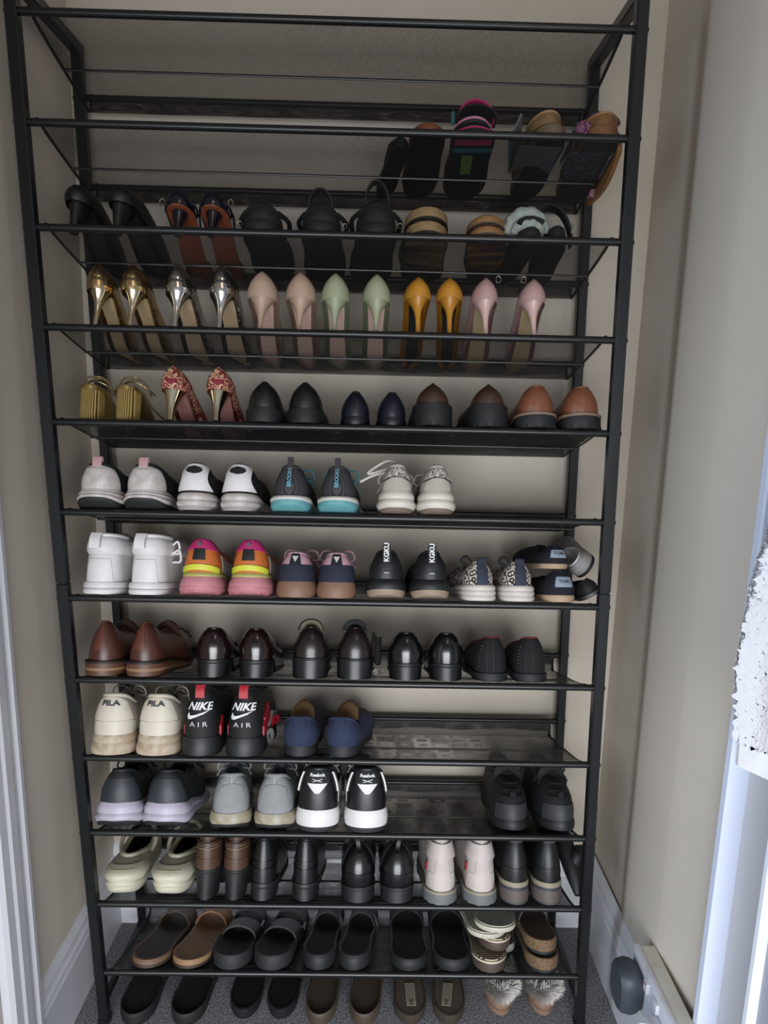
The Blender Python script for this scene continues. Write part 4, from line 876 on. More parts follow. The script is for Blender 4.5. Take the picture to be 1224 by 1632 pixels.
def boot(root, side, w, h, L, up, solem, solefrac=.2, heelh=0, welt=None, inwk=.22, shaft=.6, tb=.30, lug=False, waistk=None, lin_='1b1b1c', collar=None, soleoff=.001, lac=None, hk=1.0, taper=1., panel=None, cut=0, bl=.002, t1=.46):
    """ankle boot: foot loft plus a shaft that rises from it"""
    sh = h*solefrac; thin = min(.007, sh)
    S = Shoe(root, L, w-2*soleoff-.002, (w-2*soleoff)*1.02, side, tt=.34, th=.16, elev=heelh, sh=sh-heelh, sf=min(sh-heelh, .016) if not lug else .02, bend=.007, waist=.90, es=(.26, .36) if heelh else (.12, .6))
    S.band('sole', 0, 1 if not welt else .80, soleoff, soleoff, solem, .001, n=5)
    if welt: S.band('welt', .78, 1, soleoff+.001, soleoff+.0005, welt, n=3)
    if heelh: S.block(solem, tc=.26, off=soleoff-.001, taper=taper, lifts=.012, n=9)
    if lug: S.lugs('tread', solem, h=.006, off=soleoff+.001)
    hh = h-sh; S.setup(hh, hh*(.96-cut), hh, t1=t1, inw=w*inwk*.5, upo=-.001, bl=bl, qg=1.05, qh=1.35); S.upper(up, nv=14); S.lining(mat(lin_, .85)); S.collar(collar or up, .003)
    S.patch('heel_counter', up, lambda v: .12-.03*v, .02, .34, off=.0010)
    S.patch('back_strip', up, .014, .36, .96, off=.0012, nu=5)
    if lac: S.laces(lac, rows=5, bow=True)
    return S
def brownboot(root, side, w, h, L):
    up = leather('4b3425', .5); S = boot(root, side, w, h, L, up=up, solem=mat('1f2122', .6), solefrac=.46, heelh=h*.41, inwk=.20, taper=.80, lin_='3a2a20')
    S.patch('stitched_seam', mat('9a8468', .6), .15, .62, .632, off=.002, nv=2); S.patch('stitched_seam', mat('9a8468', .6), .15, .70, .712, off=.002, nv=2); S.patch('buckle_keeper', leather('3a281c', .5), .03, .66, .86, off=.003)
    v, f = tube_vf([S.surf(u_, .80, .003) for u_ in np.linspace(-.18, .18, 21)], .0016, n=5); mk('ankle_strap', v, f, leather('3a281c', .5), root)
pair(10, [(301, 348, 1332), (347, 394, 1334)], 'heeled_ankle_boot', 'boot', 'brown leather ankle boot pair on tall black block heels', brownboot, y0=.004, L=.212)
def furboot(root, side, w, h, L):
    up = leather('232426', .36); S = boot(root, side, w, h, L, up=up, solem=mat('26282a', .5), solefrac=.28, heelh=h*.20, inwk=.30, soleoff=.002, t1=.44)
    rr = random.Random(5+side); P = []
    for k in range(240):
        u = rr.random(); T = S.T(np.array([u]))[0]; d = Vector((rr.uniform(-1, 1), rr.uniform(-1, .5), rr.uniform(-.6, 1))).normalized()*.009; p = Vector(T); q = Vector((-d.y, d.x, 0)).normalized()*.0009
        P.append(([p-q, p+q, p+d], [(0, 1, 2)]))
    v, f = join_vf(P); o = mk('fur_trim', v, f, mat('4a4a4c', .9), root, smooth=False); o['kind'] = 'stuff'
    S.laces(mat('17181a', .6), rows=4, bow=True, seed=side)
    for k in (.35, .5): S.patch('heel_seam', up, .16, k, k+.012, off=.0014, nv=2)
pair(10, [(393, 438, 1340), (459, 506, 1342)], 'fur_lined_boot', 'boot', 'black lace-up boot pair with fur trimmed cuffs', furboot, y0=.004, L=.220, yaw=(-.02, -.05))
def chelsea(root, side, w, h, L):
    up = mat('18191b', .28, 0, 'leather', coat=.2); S = boot(root, side, w, h*.95, L, up=up, solem=mat('252729', .55), solefrac=.27, heelh=h*.20, inwk=.62, welt=mat('2c2e30', .3), soleoff=.002, bl=.008)
    for sg in (-1, 1): S.patch('elastic_side', mat('0f1012', .95, 0, 'stripes', c2='1c1d1f', scale=90), .040, .45, .98, uc=sg*.15, off=.0014, nu=7)
    P0 = S.surf(0, .80, .003); T0 = S.T(np.array([0.]))[0]; P = spline([P0, P0*.4+T0*.6+[0, -.002, 0], T0+[side*.004, -.002, .012], T0+[side*.010, .006, .016], T0+[side*.014, .014, .002]], 4); G = np.array([[np.array(p)+[x, 0, 0] for x in (-.004, 0, .004)] for p in P]); shell('pull_tab', G, .002, up, root)
pair(10, [(542, 598, 1345), (603, 662, 1346)], 'chelsea_boot', 'boot', 'glossy black ankle boot pair with elastic sides and pull loops', chelsea, y0=.0, L=.220, yaw=(.02, -.02))
def hiker(root, side, w, h, L):
    up = mat('bcb2ac', .6, 0, 'leather', bump=.1); S = boot(root, side, w, h, L, up=up, solem=mat('66696b', .65), solefrac=.19, lug=True, welt=mat('8b8473', .6), inwk=.40, soleoff=.004, lin_='2f3242', collar=up, t1=.44, bl=.004)
    hz = h; nav = mat('33364a', .8, 0, 'fabric')
    G = np.array([[(k*w*.30*(1+.25*b_), .012+.010*b_+.02*abs(k)**2, hz-.016+.020*b_+.004*k*k) for k in np.linspace(-1, 1, 9)] for b_ in np.linspace(0, 1, 5)]); shell('navy_cuff', G, .004, nav, root)
    S.patch('ankle_pad', up, lambda v: .17, .60, .88, off=.0045, nu=19, fn=lambda a, v: .02*a*a); S.patch('heel_strip', up, lambda v: .055-.02*v, .02, .62, off=.0022)
    S.patch('red_label', mat('8a2c34', .6), .008, .34, .50, uc=-.115, off=.003, nu=4); S.laces(mat('7a2732', .7), rows=4, bow=False)
    P = [S.surf(u_, .80, .006) for u_ in np.linspace(-.34, -.20, 8)]; v, f = tube_vf(P, .0016, n=5); mk('red_lace', v, f, mat('8a2c34', .7), root)
pair(10, [(677, 732, 1338), (741, 797, 1338)], 'hiking_boot', 'boot', 'off-white hiking boot pair with navy cuffs and grey soles', hiker, y0=-.002, L=.222, yaw=(.04, .03))
def taupeboot(root, side, w, h, L):
    up = leather('262728', .4); S = boot(root, side, w, h, L, up=up, solem=mat('5a504c', .6), solefrac=.34, heelh=0, welt=mat('8d8370', .6), inwk=.42, soleoff=.0015, t1=.44, bl=.004)
    S.band('mid_stripe', .62, .78, .0022, .0022, mat('38363e', .6), n=3); S.band('tread_band', 0, .12, .0018, .0018, mat('3a3c3d', .6), n=3)
    v, f = join_vf([tube_vf([S.surf(u_, .93-.02*(k % 2), .003), S.surf(u_+.012, .97, .005)], .0016, n=5) for k, u_ in enumerate(np.linspace(-.06, .06, 9))]); mk('fur_pull_tab', v, f, mat('5a5a5a', .9), root)
pair(10, [(801, 848, 1340), (853, 902, 1340)], 'chelsea_boot', 'boot', 'black ankle boot pair on taupe layered soles', taupeboot, y0=.0, L=.220, yaw=(.02, .0))
# tall black boot folded down against the right post
xx = locate(10, 925, .02)-.009
r_ = empty('tall_boot', 'tall black boot slumped on its side against the right post', 'boot', None, frame(10, xx, .01))
m = mat('202123', .55, 0, 'leather')
P = spline([(.002, .004, .012), (.004, .03, .042), (-.006, .07, .085), (-.008, .12, .108)], 6); v, f = tube_vf(P, [.006+.014*math.sin(min(1, i/8)*PI/2) for i in range(len(P))], n=14); mk('shaft', v, f, m, r_, ang=60)
P = spline([(.004, .035, .06), (.016, .040, .075), (.026, .050, .070), (.030, .06, .055)], 5); v, f = tube_vf(P, [.014+.006*math.sin(i/len(P)*PI) for i in range(len(P))], n=12); mk('foot', v, f, m, r_, ang=60)
v, f = tube_vf(spline([(.014, .0, .012), (.000, .026, .050), (-.016, .060, .100)], 5), .0022, n=6); mk('zip_welt', v, f, mat('2b2c2e', .4), r_)

# ================================================================== SHELF 11: slides and sandals
def footbed(root, side, w, L, sole, bed, sh=.022, sf=None, toe=2.1, wb=1.03, cup=0, th=.20, tt=.30, off=0, extra=None, waist=.92, bend=.008, elev=0):
    S = Shoe(root, L, w*.97, w*wb, side, toe=toe, tt=tt, th=th, sh=sh, sf=sf or sh*.8, bend=bend, waist=waist, elev=elev)
    S.band('sole', 0, 1, off-.001, off, sole, .0012, n=5); S.insole(bed, inset=.004 if cup else .0015, h=.0025)
    if cup:
        R = []
        for o_, z_ in ((.000, -.001), (.0005, cup*.8), (-.002, cup), (-.0045, cup*.8), (-.006, 0)):
            q = S.ring(1, o_); t = q[:, 1]/L; k = .55+.45*np.exp(-(t/.3)**2); q[:, 2] += z_*k; R.append(q)
        mk('rim', np.concatenate(R), gridf(5, NU, True), sole, root, ang=60)
    return S
def slide1(root, side, w, h, L):
    c = ('453426', '95683c')[side > 0]; bed = mat(('35271b', '8a6036')[side > 0], .6, 0, 'suede', scale=20); sl = mat(('6a5240', '8e6f50')[side > 0], .6)
    S = footbed(root, side, w, L, sl, bed, sh=.012, sf=.010, cup=.005); S.band('heel_edge', .05, .45, .0015, .0015, mat('3a2c20', .6), n=3)
    S.strap('foot_strap', mat(c, .55, 0, 'suede'), .66, .86, .034); 
pair(11, [(194, 262, 1500), (259, 328, 1500)], 'mule_slipper', 'slipper', 'brown suede mule pair', slide1, y0=.002, yaw=(-.12, -.14), L=.222)
def blacksandal(root, side, w, h, L):
    b = mat('222425', .6, 0, 'leather'); S = footbed(root, side, w, L, mat('2f3133', .65), mat('1c1d1f', .7), sh=.026, sf=.020, cup=.003)
    S.strap('wide_strap', mat('262829', .55, 0, 'leather'), .34, .56, .026, th=.0035); S.strap('front_strap', b, .66, .80, .028, th=.0035)
    v, f = join_vf([tube_vf([(w*.5+.001, L*.44, .040), (w*.5+.004, L*.50, .043)], .0022, n=6), tube_vf([(w*.5+.001, L*.50, .043), (w*.5+.003, L*.49, .030)], .0014, n=6)]); mk('buckle', v, f, mat('8d8f90', .25, .9), root)
pair(11, [(329, 395, 1510), (392, 458, 1510)], 'strappy_sandal', 'sandal', 'charcoal double-strap sandal pair with small buckles', blacksandal, y0=-.002, yaw=(-.08, -.20), L=.224)
def blackmule(root, side, w, h, L):
    b = mat('1d1f21', .65, 0, 'fabric'); S = footbed(root, side, w, L, mat('2b2e31', .6), mat('17191a', .8), sh=.022, sf=.016, cup=.008)
    S.strap('foot_cover', b, .60, .88, .036, th=.003)
    P = spline([(w*.5, .10, .03), (w*.58, .08, .05), (w*.45, .085, .072), (w*.2, .10, .074)], 6); v, f = tube_vf(P, .0026, n=6); mk('loose_strap', v, f, b, root)
pair(11, [(478, 530, 1510), (530, 590, 1510)], 'closed_mule', 'slipper', 'black mule pair with loose side straps', blackmule, y0=.0, yaw=(-.08, -.14), L=.222)
def blackslip(root, side, w, h, L):
    b = mat('1a1c1e', .8, 0, 'felt'); S = footbed(root, side, w, L, mat('24282a', .6), mat('121416', .9, 0, 'felt'), sh=.018, sf=.014, cup=.006); S.strap('foot_cover', b, .66, .92, .040, th=.004)
pair(11, [(620, 686, 1510), (690, 755, 1510)], 'house_slipper', 'slipper', 'wide black backless house slipper pair', blackslip, y0=.0, yaw=(0, -.03), L=.222)
# stack: striped wedge flip-flops below, pale quilted flip-flops on top
def flop(root, side, w, L, sole, bed, sh, strapm, strap=True, rim=None):
    S = footbed(root, side, w, L, sole, bed, sh=sh, sf=sh*.7, toe=2.0, th=.22)
    if rim: S.band('top_edge', .82, 1, .001, .0012, rim, n=3)
    if strap:
        z = float(S.fb(.7)); q = (0, L*.72, z)
        for sg in (-1, 1):
            P = spline([q, (sg*w*.22, L*.64, z+.018), (sg*w*.42, L*.52, z+.014), (sg*w*.5, L*.42, z-.004)], 5); v, f = tube_vf(P, .0034, n=6); mk('thong_strap', v, f, strapm, root)
    return S
stripe = mat('b3a68c', .7, 0, 'stripes', c2='3b322b', scale=40)
pal = mat('b9b4a4', .7, 0, 'dirty', c2='a7a190', scale=120)
X = locate(11, 785, .0)
r_ = empty('striped_flip_flop', 'striped flip-flop with dark brown sole, bottom of the flip-flop stack', 'sandal', 'stacked flip-flops', frame(11, X-.002, -.004, .0)); flop(r_, -1, .074, .215, mat('4c4038', .6), stripe, .022, mat('4c4038', .6), rim=mat('c2b69e', .6), strap=False)
r_ = empty('striped_flip_flop', 'striped flip-flop second from the bottom of the stack', 'sandal', 'stacked flip-flops', frame(11, X+.012, .020, -.06, dz=.0290)); flop(r_, 1, .070, .195, mat('4c4038', .6), stripe, .020, mat('4c4038', .6), rim=mat('c2b69e', .6), strap=False)
r_ = empty('quilted_flip_flop', 'pale cream flip-flop lying second from the top of the stack', 'sandal', 'stacked flip-flops', frame(11, X+.000, .016, .12, dz=.0545, pitch=.03)); flop(r_, -1, .086, .18, mat('bdb8a8', .6), pal, .010, pal, rim=mat('c9c5b8', .6), strap=False)
r_ = empty('quilted_flip_flop', 'pale cream flip-flop with woven footbed on top of the stack', 'sandal', 'stacked flip-flops', frame(11, X+.006, .010, -.20, dz=.070, pitch=.02)); flop(r_, 1, .088, .17, mat('c2bdae', .6), pal, .010, pal, rim=mat('ccc8bc', .6), strap=False)
# fleecy slipper beside/behind the stack
r_ = empty('fleece_slipper', 'grey fleece-edged slipper lying behind the flip-flop stack', 'slipper', None, frame(11, X+.040, .070, -.22)); S = footbed(r_, 1, .040, .115, mat('a5a19a', .9, 0, 'felt'), mat('77777a', .9, 0, 'felt'), sh=.010, sf=.010, cup=.006)
# cork sandals stacked on each other
def corks(root, side, w, L, strap_=True):
    ck = mat('7b6248', .8, 0, 'cork', c2='57452f', scale=70); S = footbed(root, side, w, L, ck, mat('55473c', .8, 0, 'suede'), sh=.020, sf=.017, cup=.006)
    S.band('outsole', -.10, .12, .0005, .0005, mat('26292a', .7), n=3)
    if strap_:
        s_ = mat('3a352e', .6, 0, 'leather'); S.strap('buckle_strap', s_, .42, .56, .036, th=.003); S.strap('buckle_strap', s_, .64, .78, .034, th=.003); v, f = tube_vf([(-w*.36+.006*math.cos(a), L*.48+.007*math.sin(a), .048) for a in np.linspace(0, 2*PI, 10, endpoint=False)], .0012, True, 5); mk('buckle', v, f, mat('a8a49a', .3, .9), root)
X = locate(11, 870, .0)
r_ = empty('cork_sandal', 'lower cork-soled sandal in the stack beside the right post', 'sandal', 'stacked cork sandals', frame(11, X, -.002, .0, dz=.002)); corks(r_, -1, .070, .215, False)
r_ = empty('cork_sandal', 'upper cork-soled sandal with buckled straps stacked on its partner', 'sandal', 'stacked cork sandals', frame(11, X, .004, .02, dz=.034)); corks(r_, 1, .068, .205)

# ================================================================== FLOOR ROW
def floorpair(xs, name, cat, desc, build, w, L=.225, yaw=(0, 0), py=1622, **k):
    hx = [hit(x, py, 2, .004)[0] for x in xs]; GAP[0] = abs(hx[1]-hx[0])+.15*L*(yaw[0]-yaw[1])
    for q, x in enumerate(xs):
        r_ = empty(name, ('left', 'right')[q]+' one of the '+desc, cat, desc, Matrix.Translation((hit(x, py, 2, .004)[0], hit(x, py, 2, .004)[1], .003)) @ Matrix.Rotation(yaw[q], 4, 'Z')); build(r_, q*2-1, w, .05, L, **k)
    GAP[0] = None
def darkslip(root, side, w, h, L): b = mat('17191b', .7, 0, 'fabric'); S = footbed(root, side, w, L, mat('1a1c1d', .7), mat('131516', .8), sh=.016, sf=.014, cup=.012); S.strap('foot_cover', b, .42, .70, .026)
floorpair((210, 290), 'house_slipper', 'slipper', 'plain black slipper pair on the carpet at the left', darkslip, .074, yaw=(-.03, -.12), py=1636)
def pool(root, side, w, h, L): S = footbed(root, side, w, L, mat('1c2022', .5), mat('16191a', .6), sh=.022, sf=.018, cup=.004); S.band('ridge', .4, .55, .0012, .0012, mat('2a2e30', .5), n=3); S.strap('foot_strap', mat('1b1f21', .5), .40, .62, .020, th=.005)
floorpair((386, 444), 'pool_slide', 'slipper', 'black rubber pool slide pair on the carpet', pool, .066, yaw=(-.02, -.10), py=1624)
def olive(root, side, w, h, L): S = footbed(root, side, w, L, mat('44392e', .6), mat('4a3f33', .6, 0, 'suede', scale=20), sh=.014, sf=.012, cup=.014); S.strap('foot_cover', mat('3e342a', .7, 0, 'suede'), .42, .68, .028)
floorpair((507, 577), 'suede_mule', 'slipper', 'olive brown suede mule pair on the carpet', olive, .066, yaw=(-.08, -.12), py=1636)
def tagged(root, side, w, h, L):
    S = footbed(root, side, w, L, mat('3b332b', .6), mat('4f453b', .8, 0, 'felt'), sh=.022, sf=.018, cup=.003); S.strap('foot_cover', mat('403830', .8, 0, 'felt'), .44, .68, .020)
    z = float(S.fb(.2))+.0032; G = np.array([[(x+side*-.002+(y-.06)*.12*(side > 0), y, z) for x in (-.010, 0, .010)] for y in (.022, .04, .058, .076)]); shell('insole_label', G, .0008, mat('8e8578', .6), root)
    G = np.array([[(x+side*-.002+(y-.06)*.12*(side > 0), y, z+.0006) for x in (-.0075, 0, .0075)] for y in (.030, .045, .060, .072)]); shell('label_print', G, .0004, mat('675d52', .7, 0, 'stripes', c2='8e8578', scale=110), root)
    vs_, fs = text_mesh('Z', .014, offset=.02); mk('label_lettering', [(p[0]-side*.002-.004*(side > 0), p[1]+.0275, z+.0014) for p in vs_], fs, mat('4a423a', .7), root, smooth=False)
floorpair((655, 716), 'felt_slipper', 'slipper', 'brown felt slipper pair with pale rectangular insole labels', tagged, .070, yaw=(.03, -.06), py=1634)
def fluffy(root, side, w, h, L):
    S = footbed(root, side, w, L, mat('806654', .7), mat('8b8b8e', .95, 0, 'felt'), sh=.034, sf=.016); S.band('sole_groove', .40, .46, .001, .001, mat('5e4a3c', .7), n=3)
    rr = random.Random(11+side); V, F = [], []
    for k in range(5200):
        u = rr.random(); q = rr.choice((0, 0, 0, 1)); x, y, t = [float(a[0]) for a in S.outline(np.array([u]), -.003-.012*math.exp(-((1-math.cos(2*PI*u))/2/.07)**2)-(0 if q == 0 else rr.random()*.012))]
        z = float(S.fb(t))+rr.uniform(.002, .010); x2, y2, _ = [float(a[0]) for a in S.outline(np.array([u]), 1.)]; n_ = Vector((x2-x, y2-y, 0)).normalized(); lob = .015+.006*rr.random()+.006*max(0, math.sin(u*60))
        d = (n_*(1 if q == 0 else rr.uniform(-.4, .8))+Vector((rr.uniform(-.5, .5), rr.uniform(-.5, .5), rr.uniform(-.30, .55)))).normalized()*lob; p = Vector((x, y, z)); s_ = Vector((-d.y, d.x, .001)).normalized()*.0008
        o = len(V); V += [p-s_, p+s_, p+d*.6+s_*.7, p+d+Vector((0, 0, -.0015))]; F += [(o, o+1, o+2), (o, o+2, o+3)]
    o = mk('fur_trim', V, F, mat('d6d1cb', .9, 0), root, smooth=False); o['kind'] = 'stuff'
    S.strap('foot_cover', mat('8d8f92', .95, 0, 'felt'), .42, .62, .012, th=.004)
floorpair((800, 868), 'fluffy_slipper', 'slipper', 'white fur-trimmed slipper pair with tan soles', fluffy, .058, yaw=(.02, -.03), py=1619)

# ================================================================== SHELF 2: black heels and sandals
def blackpump(root, side, w, h, L, leanx=0):
    S = pump(root, side, w*.92, h, L, up=leather('202122', .42), sole=mat('1c1c1d', .5), heel=leather('202122', .38), elev=h*.66, p=1.6, rt=w*.30, rb=.0065, lin_='1a1a1a', top_seam=False, inw=w*.10, wbk=1.25)
pair(2, [(85, 136, 291), (152, 205, 293)], 'stiletto_pump', 'shoe', 'black leather pump pair with flared conical heels', blackpump, y0=.020, L=.205, yaw=(-.10, -.22))
def navysandal(root, side, w, h, L):
    nav = mat('1c1a2a', .22, 0, 'leather', coat=.3); S = Shoe(root, L, w*.86, w*1.2, side, toe=1.6, tt=.42, th=.18, elev=h*.62, sh=.004, sf=.004, bend=.005, es=(.17, .66)); S.band('sole', 0, 1, 0, 0, mat('7a3f28', .5), n=3)
    hc = h*.36; S.setup(hc, .006, .004, t1=.40, inw=w*.10, upo=0, bl=.003, qg=1, qh=1.2)
    G = np.array([[S.surf(u_, v_*(1-(abs(u_)/.16)**2.2)+.02, .0) for u_ in np.linspace(-.16, .16, 17)] for v_ in np.linspace(0, .97, 7)]); shell('heel_counter', G, .002, nav, root)
    S.insole(mat('5a3a30', .6), h=.001); S.hseat = .006; S.stiletto(nav, rt=w*.30, rb=.005, p=2.2, y0=.030, y1=.016, ry=.022, tip=mat('202020', .6))
    top = h-.006
    P = [(math.sin(a)*w*.50, .035-.020*math.cos(a), top+.010*math.cos(a)-.012) for a in np.linspace(-2.6, 2.6, 26)]; v, f = tube_vf(P, .0022, n=6); mk('ankle_strap', v, f, nav, root)
    for sg in (-1, 1):
        P = spline([(sg*w*.49, .038, top-.012), (sg*w*.50, .05, top*.75), (sg*w*.44, .07, h*.45)], 6); v, f = tube_vf(P, .0022, n=6); mk('side_strap', v, f, nav, root)
    q = -1 if side < 0 else 1; v, f = tube_vf([(q*w*.55+.0045*math.cos(a), .022, top-.004+.006*math.sin(a)) for a in np.linspace(0, 2*PI, 10, endpoint=False)], .0011, True, 5); mk('buckle', v, f, mat('d8cfc0', .2, 1), root)
    S.strap('toe_strap', nav, .68, .80, .022, th=.002)
pair(2, [(252, 302, 302), (304, 358, 303)], 'ankle_strap_sandal', 'sandal', 'navy high-heeled sandal pair with rust-coloured soles', navysandal, y0=.016, L=.205, yaw=(-.02, -.08))
def chunky(root, side, w, h, L, loop_=0, sh=.020):
    b = mat('1b1c1d', .7, 0, 'fabric'); S = Shoe(root, L, w*.92, w*1.05, side, toe=2, tt=.34, th=.18, sh=sh, sf=sh*.9, bend=.006); S.band('sole', 0, 1, 0, .001, mat('1a1b1c', .7), .002); S.band('footbed', .9, 1.1, -.001, -.002, mat('202224', .6), n=3)
    hc = h-sh; S.setup(hc, hc*.35, .040, t1=.50, inw=w*.16, upo=-.001, bl=.004, qg=.9, qh=1.2)
    S.patch('heel_cup', b, lambda v: .15-.05*v, .0, .98, off=.001, fn=lambda a, v: -.15*a*a*v); S.insole(mat('161718', .8), h=.001)
    S.patch('heel_cup_fold', mat('252728', .65), lambda v: .10-.02*v, .55, .75, off=.004, fn=lambda a, v: -.10*a*a)
    for t_ in (.40, .62): S.strap('foot_strap', b, t_, t_+.12, .050, th=.004)
    for sg in (-1, 1): P = spline([S.surf(sg*.10, .6, .002), (sg*w*.58, .05, hc*.62+sh), (sg*w*.54, .085, sh+.020)], 5); v, f = tube_vf(P, .0042, n=6); mk('side_strap', v, f, b, root)
    v, f = tube_vf([(side*w*.56+.004*math.cos(a), .034, h*.52+.005*math.sin(a)) for a in np.linspace(0, 2*PI, 8, endpoint=False)], .001, True, 5); mk('buckle', v, f, mat('b8b2a8', .3, 1), root)
    if loop_:
        P0 = np.array([0, .004, h-.004]); P = [(math.sin(a)*w*.26+side*0, .008+.006*math.sin(a), h-.010+loop_*max(-.1, math.cos(a))) for a in np.linspace(-PI*.56, PI*.56, 18)]; G = np.array([[np.array(p)+[0, dy, 0] for dy in (-.001, .006, .012)] for p in P]); shell('heel_strap', G, .003, b, root)
pair(2, [(380, 446, 330), (474, 545, 306)], 'platform_sandal', 'sandal', 'chunky black sandal pair with wide straps', lambda r, s, w, h, L: chunky(r, s, w, h, L, loop_=.0 if s < 0 else .034), y0=.006, L=.21, words=('shorter left', 'taller right'))
r0 = measure(2, (566, 636, 314), .006)
r_ = empty('platform_sandal', 'black sandal with the largest heel loop beside the tan sandals', 'sandal', None, frame(2, r0[0], .006, .05)); chunky(r_, 1, r0[1], r0[2], .21, loop_=.042)
# stacked footbed sandals (shelf 2, right)
def stack(i, px, wpx, top, desc, cols, strapm, n=2, name='footbed_sandal', shs=.022, fwdx=.0, y0=.004, yaw=.12, L=.20, band=None, bedm=None, names=None, cork=False, up=None):
    m_ = measure(i, (px-wpx/2, px+wpx/2, top), y0); dz = .001; hh = m_[2]; th_ = max(.012, (hh-.004*(n-1))/n-.0045)
    for k in range(n):
        r_ = empty(name, desc % ('lower', 'upper')[k] if n == 2 else desc, 'sandal', (desc % 'stacked') if n == 2 else None, frame(i, m_[0]+fwdx*k, y0+.006*k, yaw+(-.05*k), dz=dz))
        sm = mat(cols[k], .6, 0, 'cork' if cork else 'suede', scale=60) if isinstance(cols[k], str) else cols[k]
        S = footbed(r_, k*2-1, m_[1]*.94, L, sm, bedm or mat('3a3028', .7), sh=th_, sf=th_*.75, th=.24, toe=2.0)
        if band: S.band('rand', .0, .22, .001, .001, band, n=3)
        if up: up(S, k, m_[1], th_)
        elif k == n-1:
            S.strap('wide_strap', strapm, .40, .58, .030 if k < n-1 else .040, th=.003); S.strap('front_strap', strapm, .66, .80, .024 if k < n-1 else .034, th=.003)
        dz += th_+.0075
    return m_
brs = mat('3a2a20', .5, 0, 'leather')
m_ = stack(2, 683, 78, 322, '%s of two tan footbed sandals with brown buckled straps', ('8f7752', '8f7752'), brs, band=mat('241f1c', .6), yaw=.04)
X = m_[0]
stack(2, 776, 72, 336, '%s of two cork footbed sandals with dark olive straps', ('8d673f', '8d673f'), mat('2e2924', .6, 0, 'leather'), band=mat('3a332c', .6), yaw=-.12, cork=True)
# white padded sandal and black strappy one at the right end
def puffy(root):
    wm = mat('9fa69c', .65, 0, 'crinkle', c2='8a9189', bump=.9, scale=120); S = footbed(root, 1, .048, .20, mat('1b1c1d', .7), mat('222324', .7), sh=.018, sf=.015, th=.22)
    for k, (y_, z_, rx, rz2, r_) in enumerate(((.020, .026, .036, .026, .012), (.012, .022, .026, .008, .010))):
        P = [(math.sin(a)*rx*.85-.002, y_+.012*(1-math.cos(a)), z_+rz2*math.cos(a)) for a in np.linspace(-1.75, 1.6, 20)]; v, f = tube_vf(P, [r_*(.65+.35*math.cos((i/19-.5)*2.2))*(1+.10*math.sin(i*1.9)) for i in range(20)], n=10); mk('padded_strap', v, f, wm, root, ang=70)
    v, f = tube_vf([(math.sin(a)*.022, .006, .024+.012*math.cos(a)) for a in np.linspace(-1.5, 1.1, 12)], .0045, n=8); mk('inner_strap', v, f, mat('141416', .8), root)
X = locate(2, 850, .008); r_ = empty('padded_sandal', 'sandal with puffy white-grey padded straps beside the cork pair', 'sandal', None, frame(2, X, .008, .1)); puffy(r_)
X = locate(2, 893, .010); r_ = empty('strappy_sandal', 'black sandal with a tall round strap at the right end of its shelf', 'sandal', None, frame(2, X, .020, -.06)); b_ = mat('1a1b1d', .6, 0, 'fabric')
S = footbed(r_, 1, .040, .195, b_, mat('141516', .7), sh=.028, sf=.022, th=.22)
P = [(math.sin(a)*.034-.006, .040+.004*math.sin(a), .020+.062*math.cos(a)) for a in np.linspace(-1.6, 1.65, 24)]; G = np.array([[np.array(p)+[0, dy, 0] for dy in (-.010, 0, .010)] for p in P]); shell('ankle_strap', G, .004, b_, r_)
v, f = tube_vf([(.029, .030, .030), (.030, .028, .046)], .0020, n=6); mk('buckle', v, f, mat('c9c6c0', .25, 1), r_)
S.strap('foot_strap', b_, .45, .70, .04)

# ================================================================== SHELF 1: sandals and slippers on the right
def s1(px, wpx, top, name, label, cat, sole, bed, y0=.006, yaw=0, L=.205, dz=0, under=None, h=None, straps=(), group=None, roll=0, sfk=.8, cork=''):
    m_ = measure(1, (px-wpx/2, px+wpx/2, top), y0); r_ = empty(name, label, cat, group, frame(1, m_[0], y0, yaw, dz=dz, roll=roll)); hh = h or m_[2]-dz
    S = footbed(r_, 1, m_[1]*.94, L, sole, bed, sh=hh, sf=hh*sfk, th=.17)
    S.band('outsole', -.06, .08, -.001, -.001, under or mat('16130f', .7), n=3)
    for (sm, t0, t1_, hh_) in straps: S.strap('foot_strap', sm, t0, t1_, hh_, th=.003)
    return r_, S, m_
bm = mat('1b1c1e', .75, 0, 'fabric')
s1(640, 34, 238, 'black_sandal', 'black strappy sandal half hidden beside the brown-soled mule', 'sandal', mat('191a1b', .7), mat('17181a', .8), y0=.045, yaw=.14, L=.17, h=.016, straps=((bm, .2, .40, .024),))
s1(684, 64, 196, 'leather_mule', 'brown leather mule with tan rounded heel on the second shelf', 'sandal', mat('6a3a22', .5, 0, 'leather'), mat('5a3220', .6), straps=((mat('3a2418', .5, 0, 'leather'), .42, .75, .045),), under=mat('2a1c14', .6), y0=.006)
# sport sandals: pink, black and teal
pk = mat('b02860', .7, 0, 'fabric'); tl = mat('2c6a72', .7, 0, 'fabric')
def sport(root, S, w, z):
    for k, (m, y_, zz, rx, rz2, wd) in enumerate(((pk, .020, z, w*.40, .030, .008), (bm, .014, z-.004, w*.42, .018, .012))):
        P = [(math.sin(a)*rx+.004, y_, zz+rz2*math.cos(a)) for a in np.linspace(-1.55, 1.75, 18)]; G = np.array([[np.array(p)+[0, dy, 0] for dy in (-wd, 0, wd)] for p in P]); shell('ankle_strap', G, .003, m, root)
    v, f = tube_vf([(-w*.46, .03, z), (-w*.46, .03, z+.020)], .0030, n=8); mk('strap_end', v, f, tl, root)
r_, S, m_ = s1(757, 78, 205, 'sport_sandal', 'lower black and pink sport sandal with teal straps and green sole patch', 'sandal', bm, bm, y0=.006, yaw=-.05, h=.013, under=mat('17181a', .7), straps=())
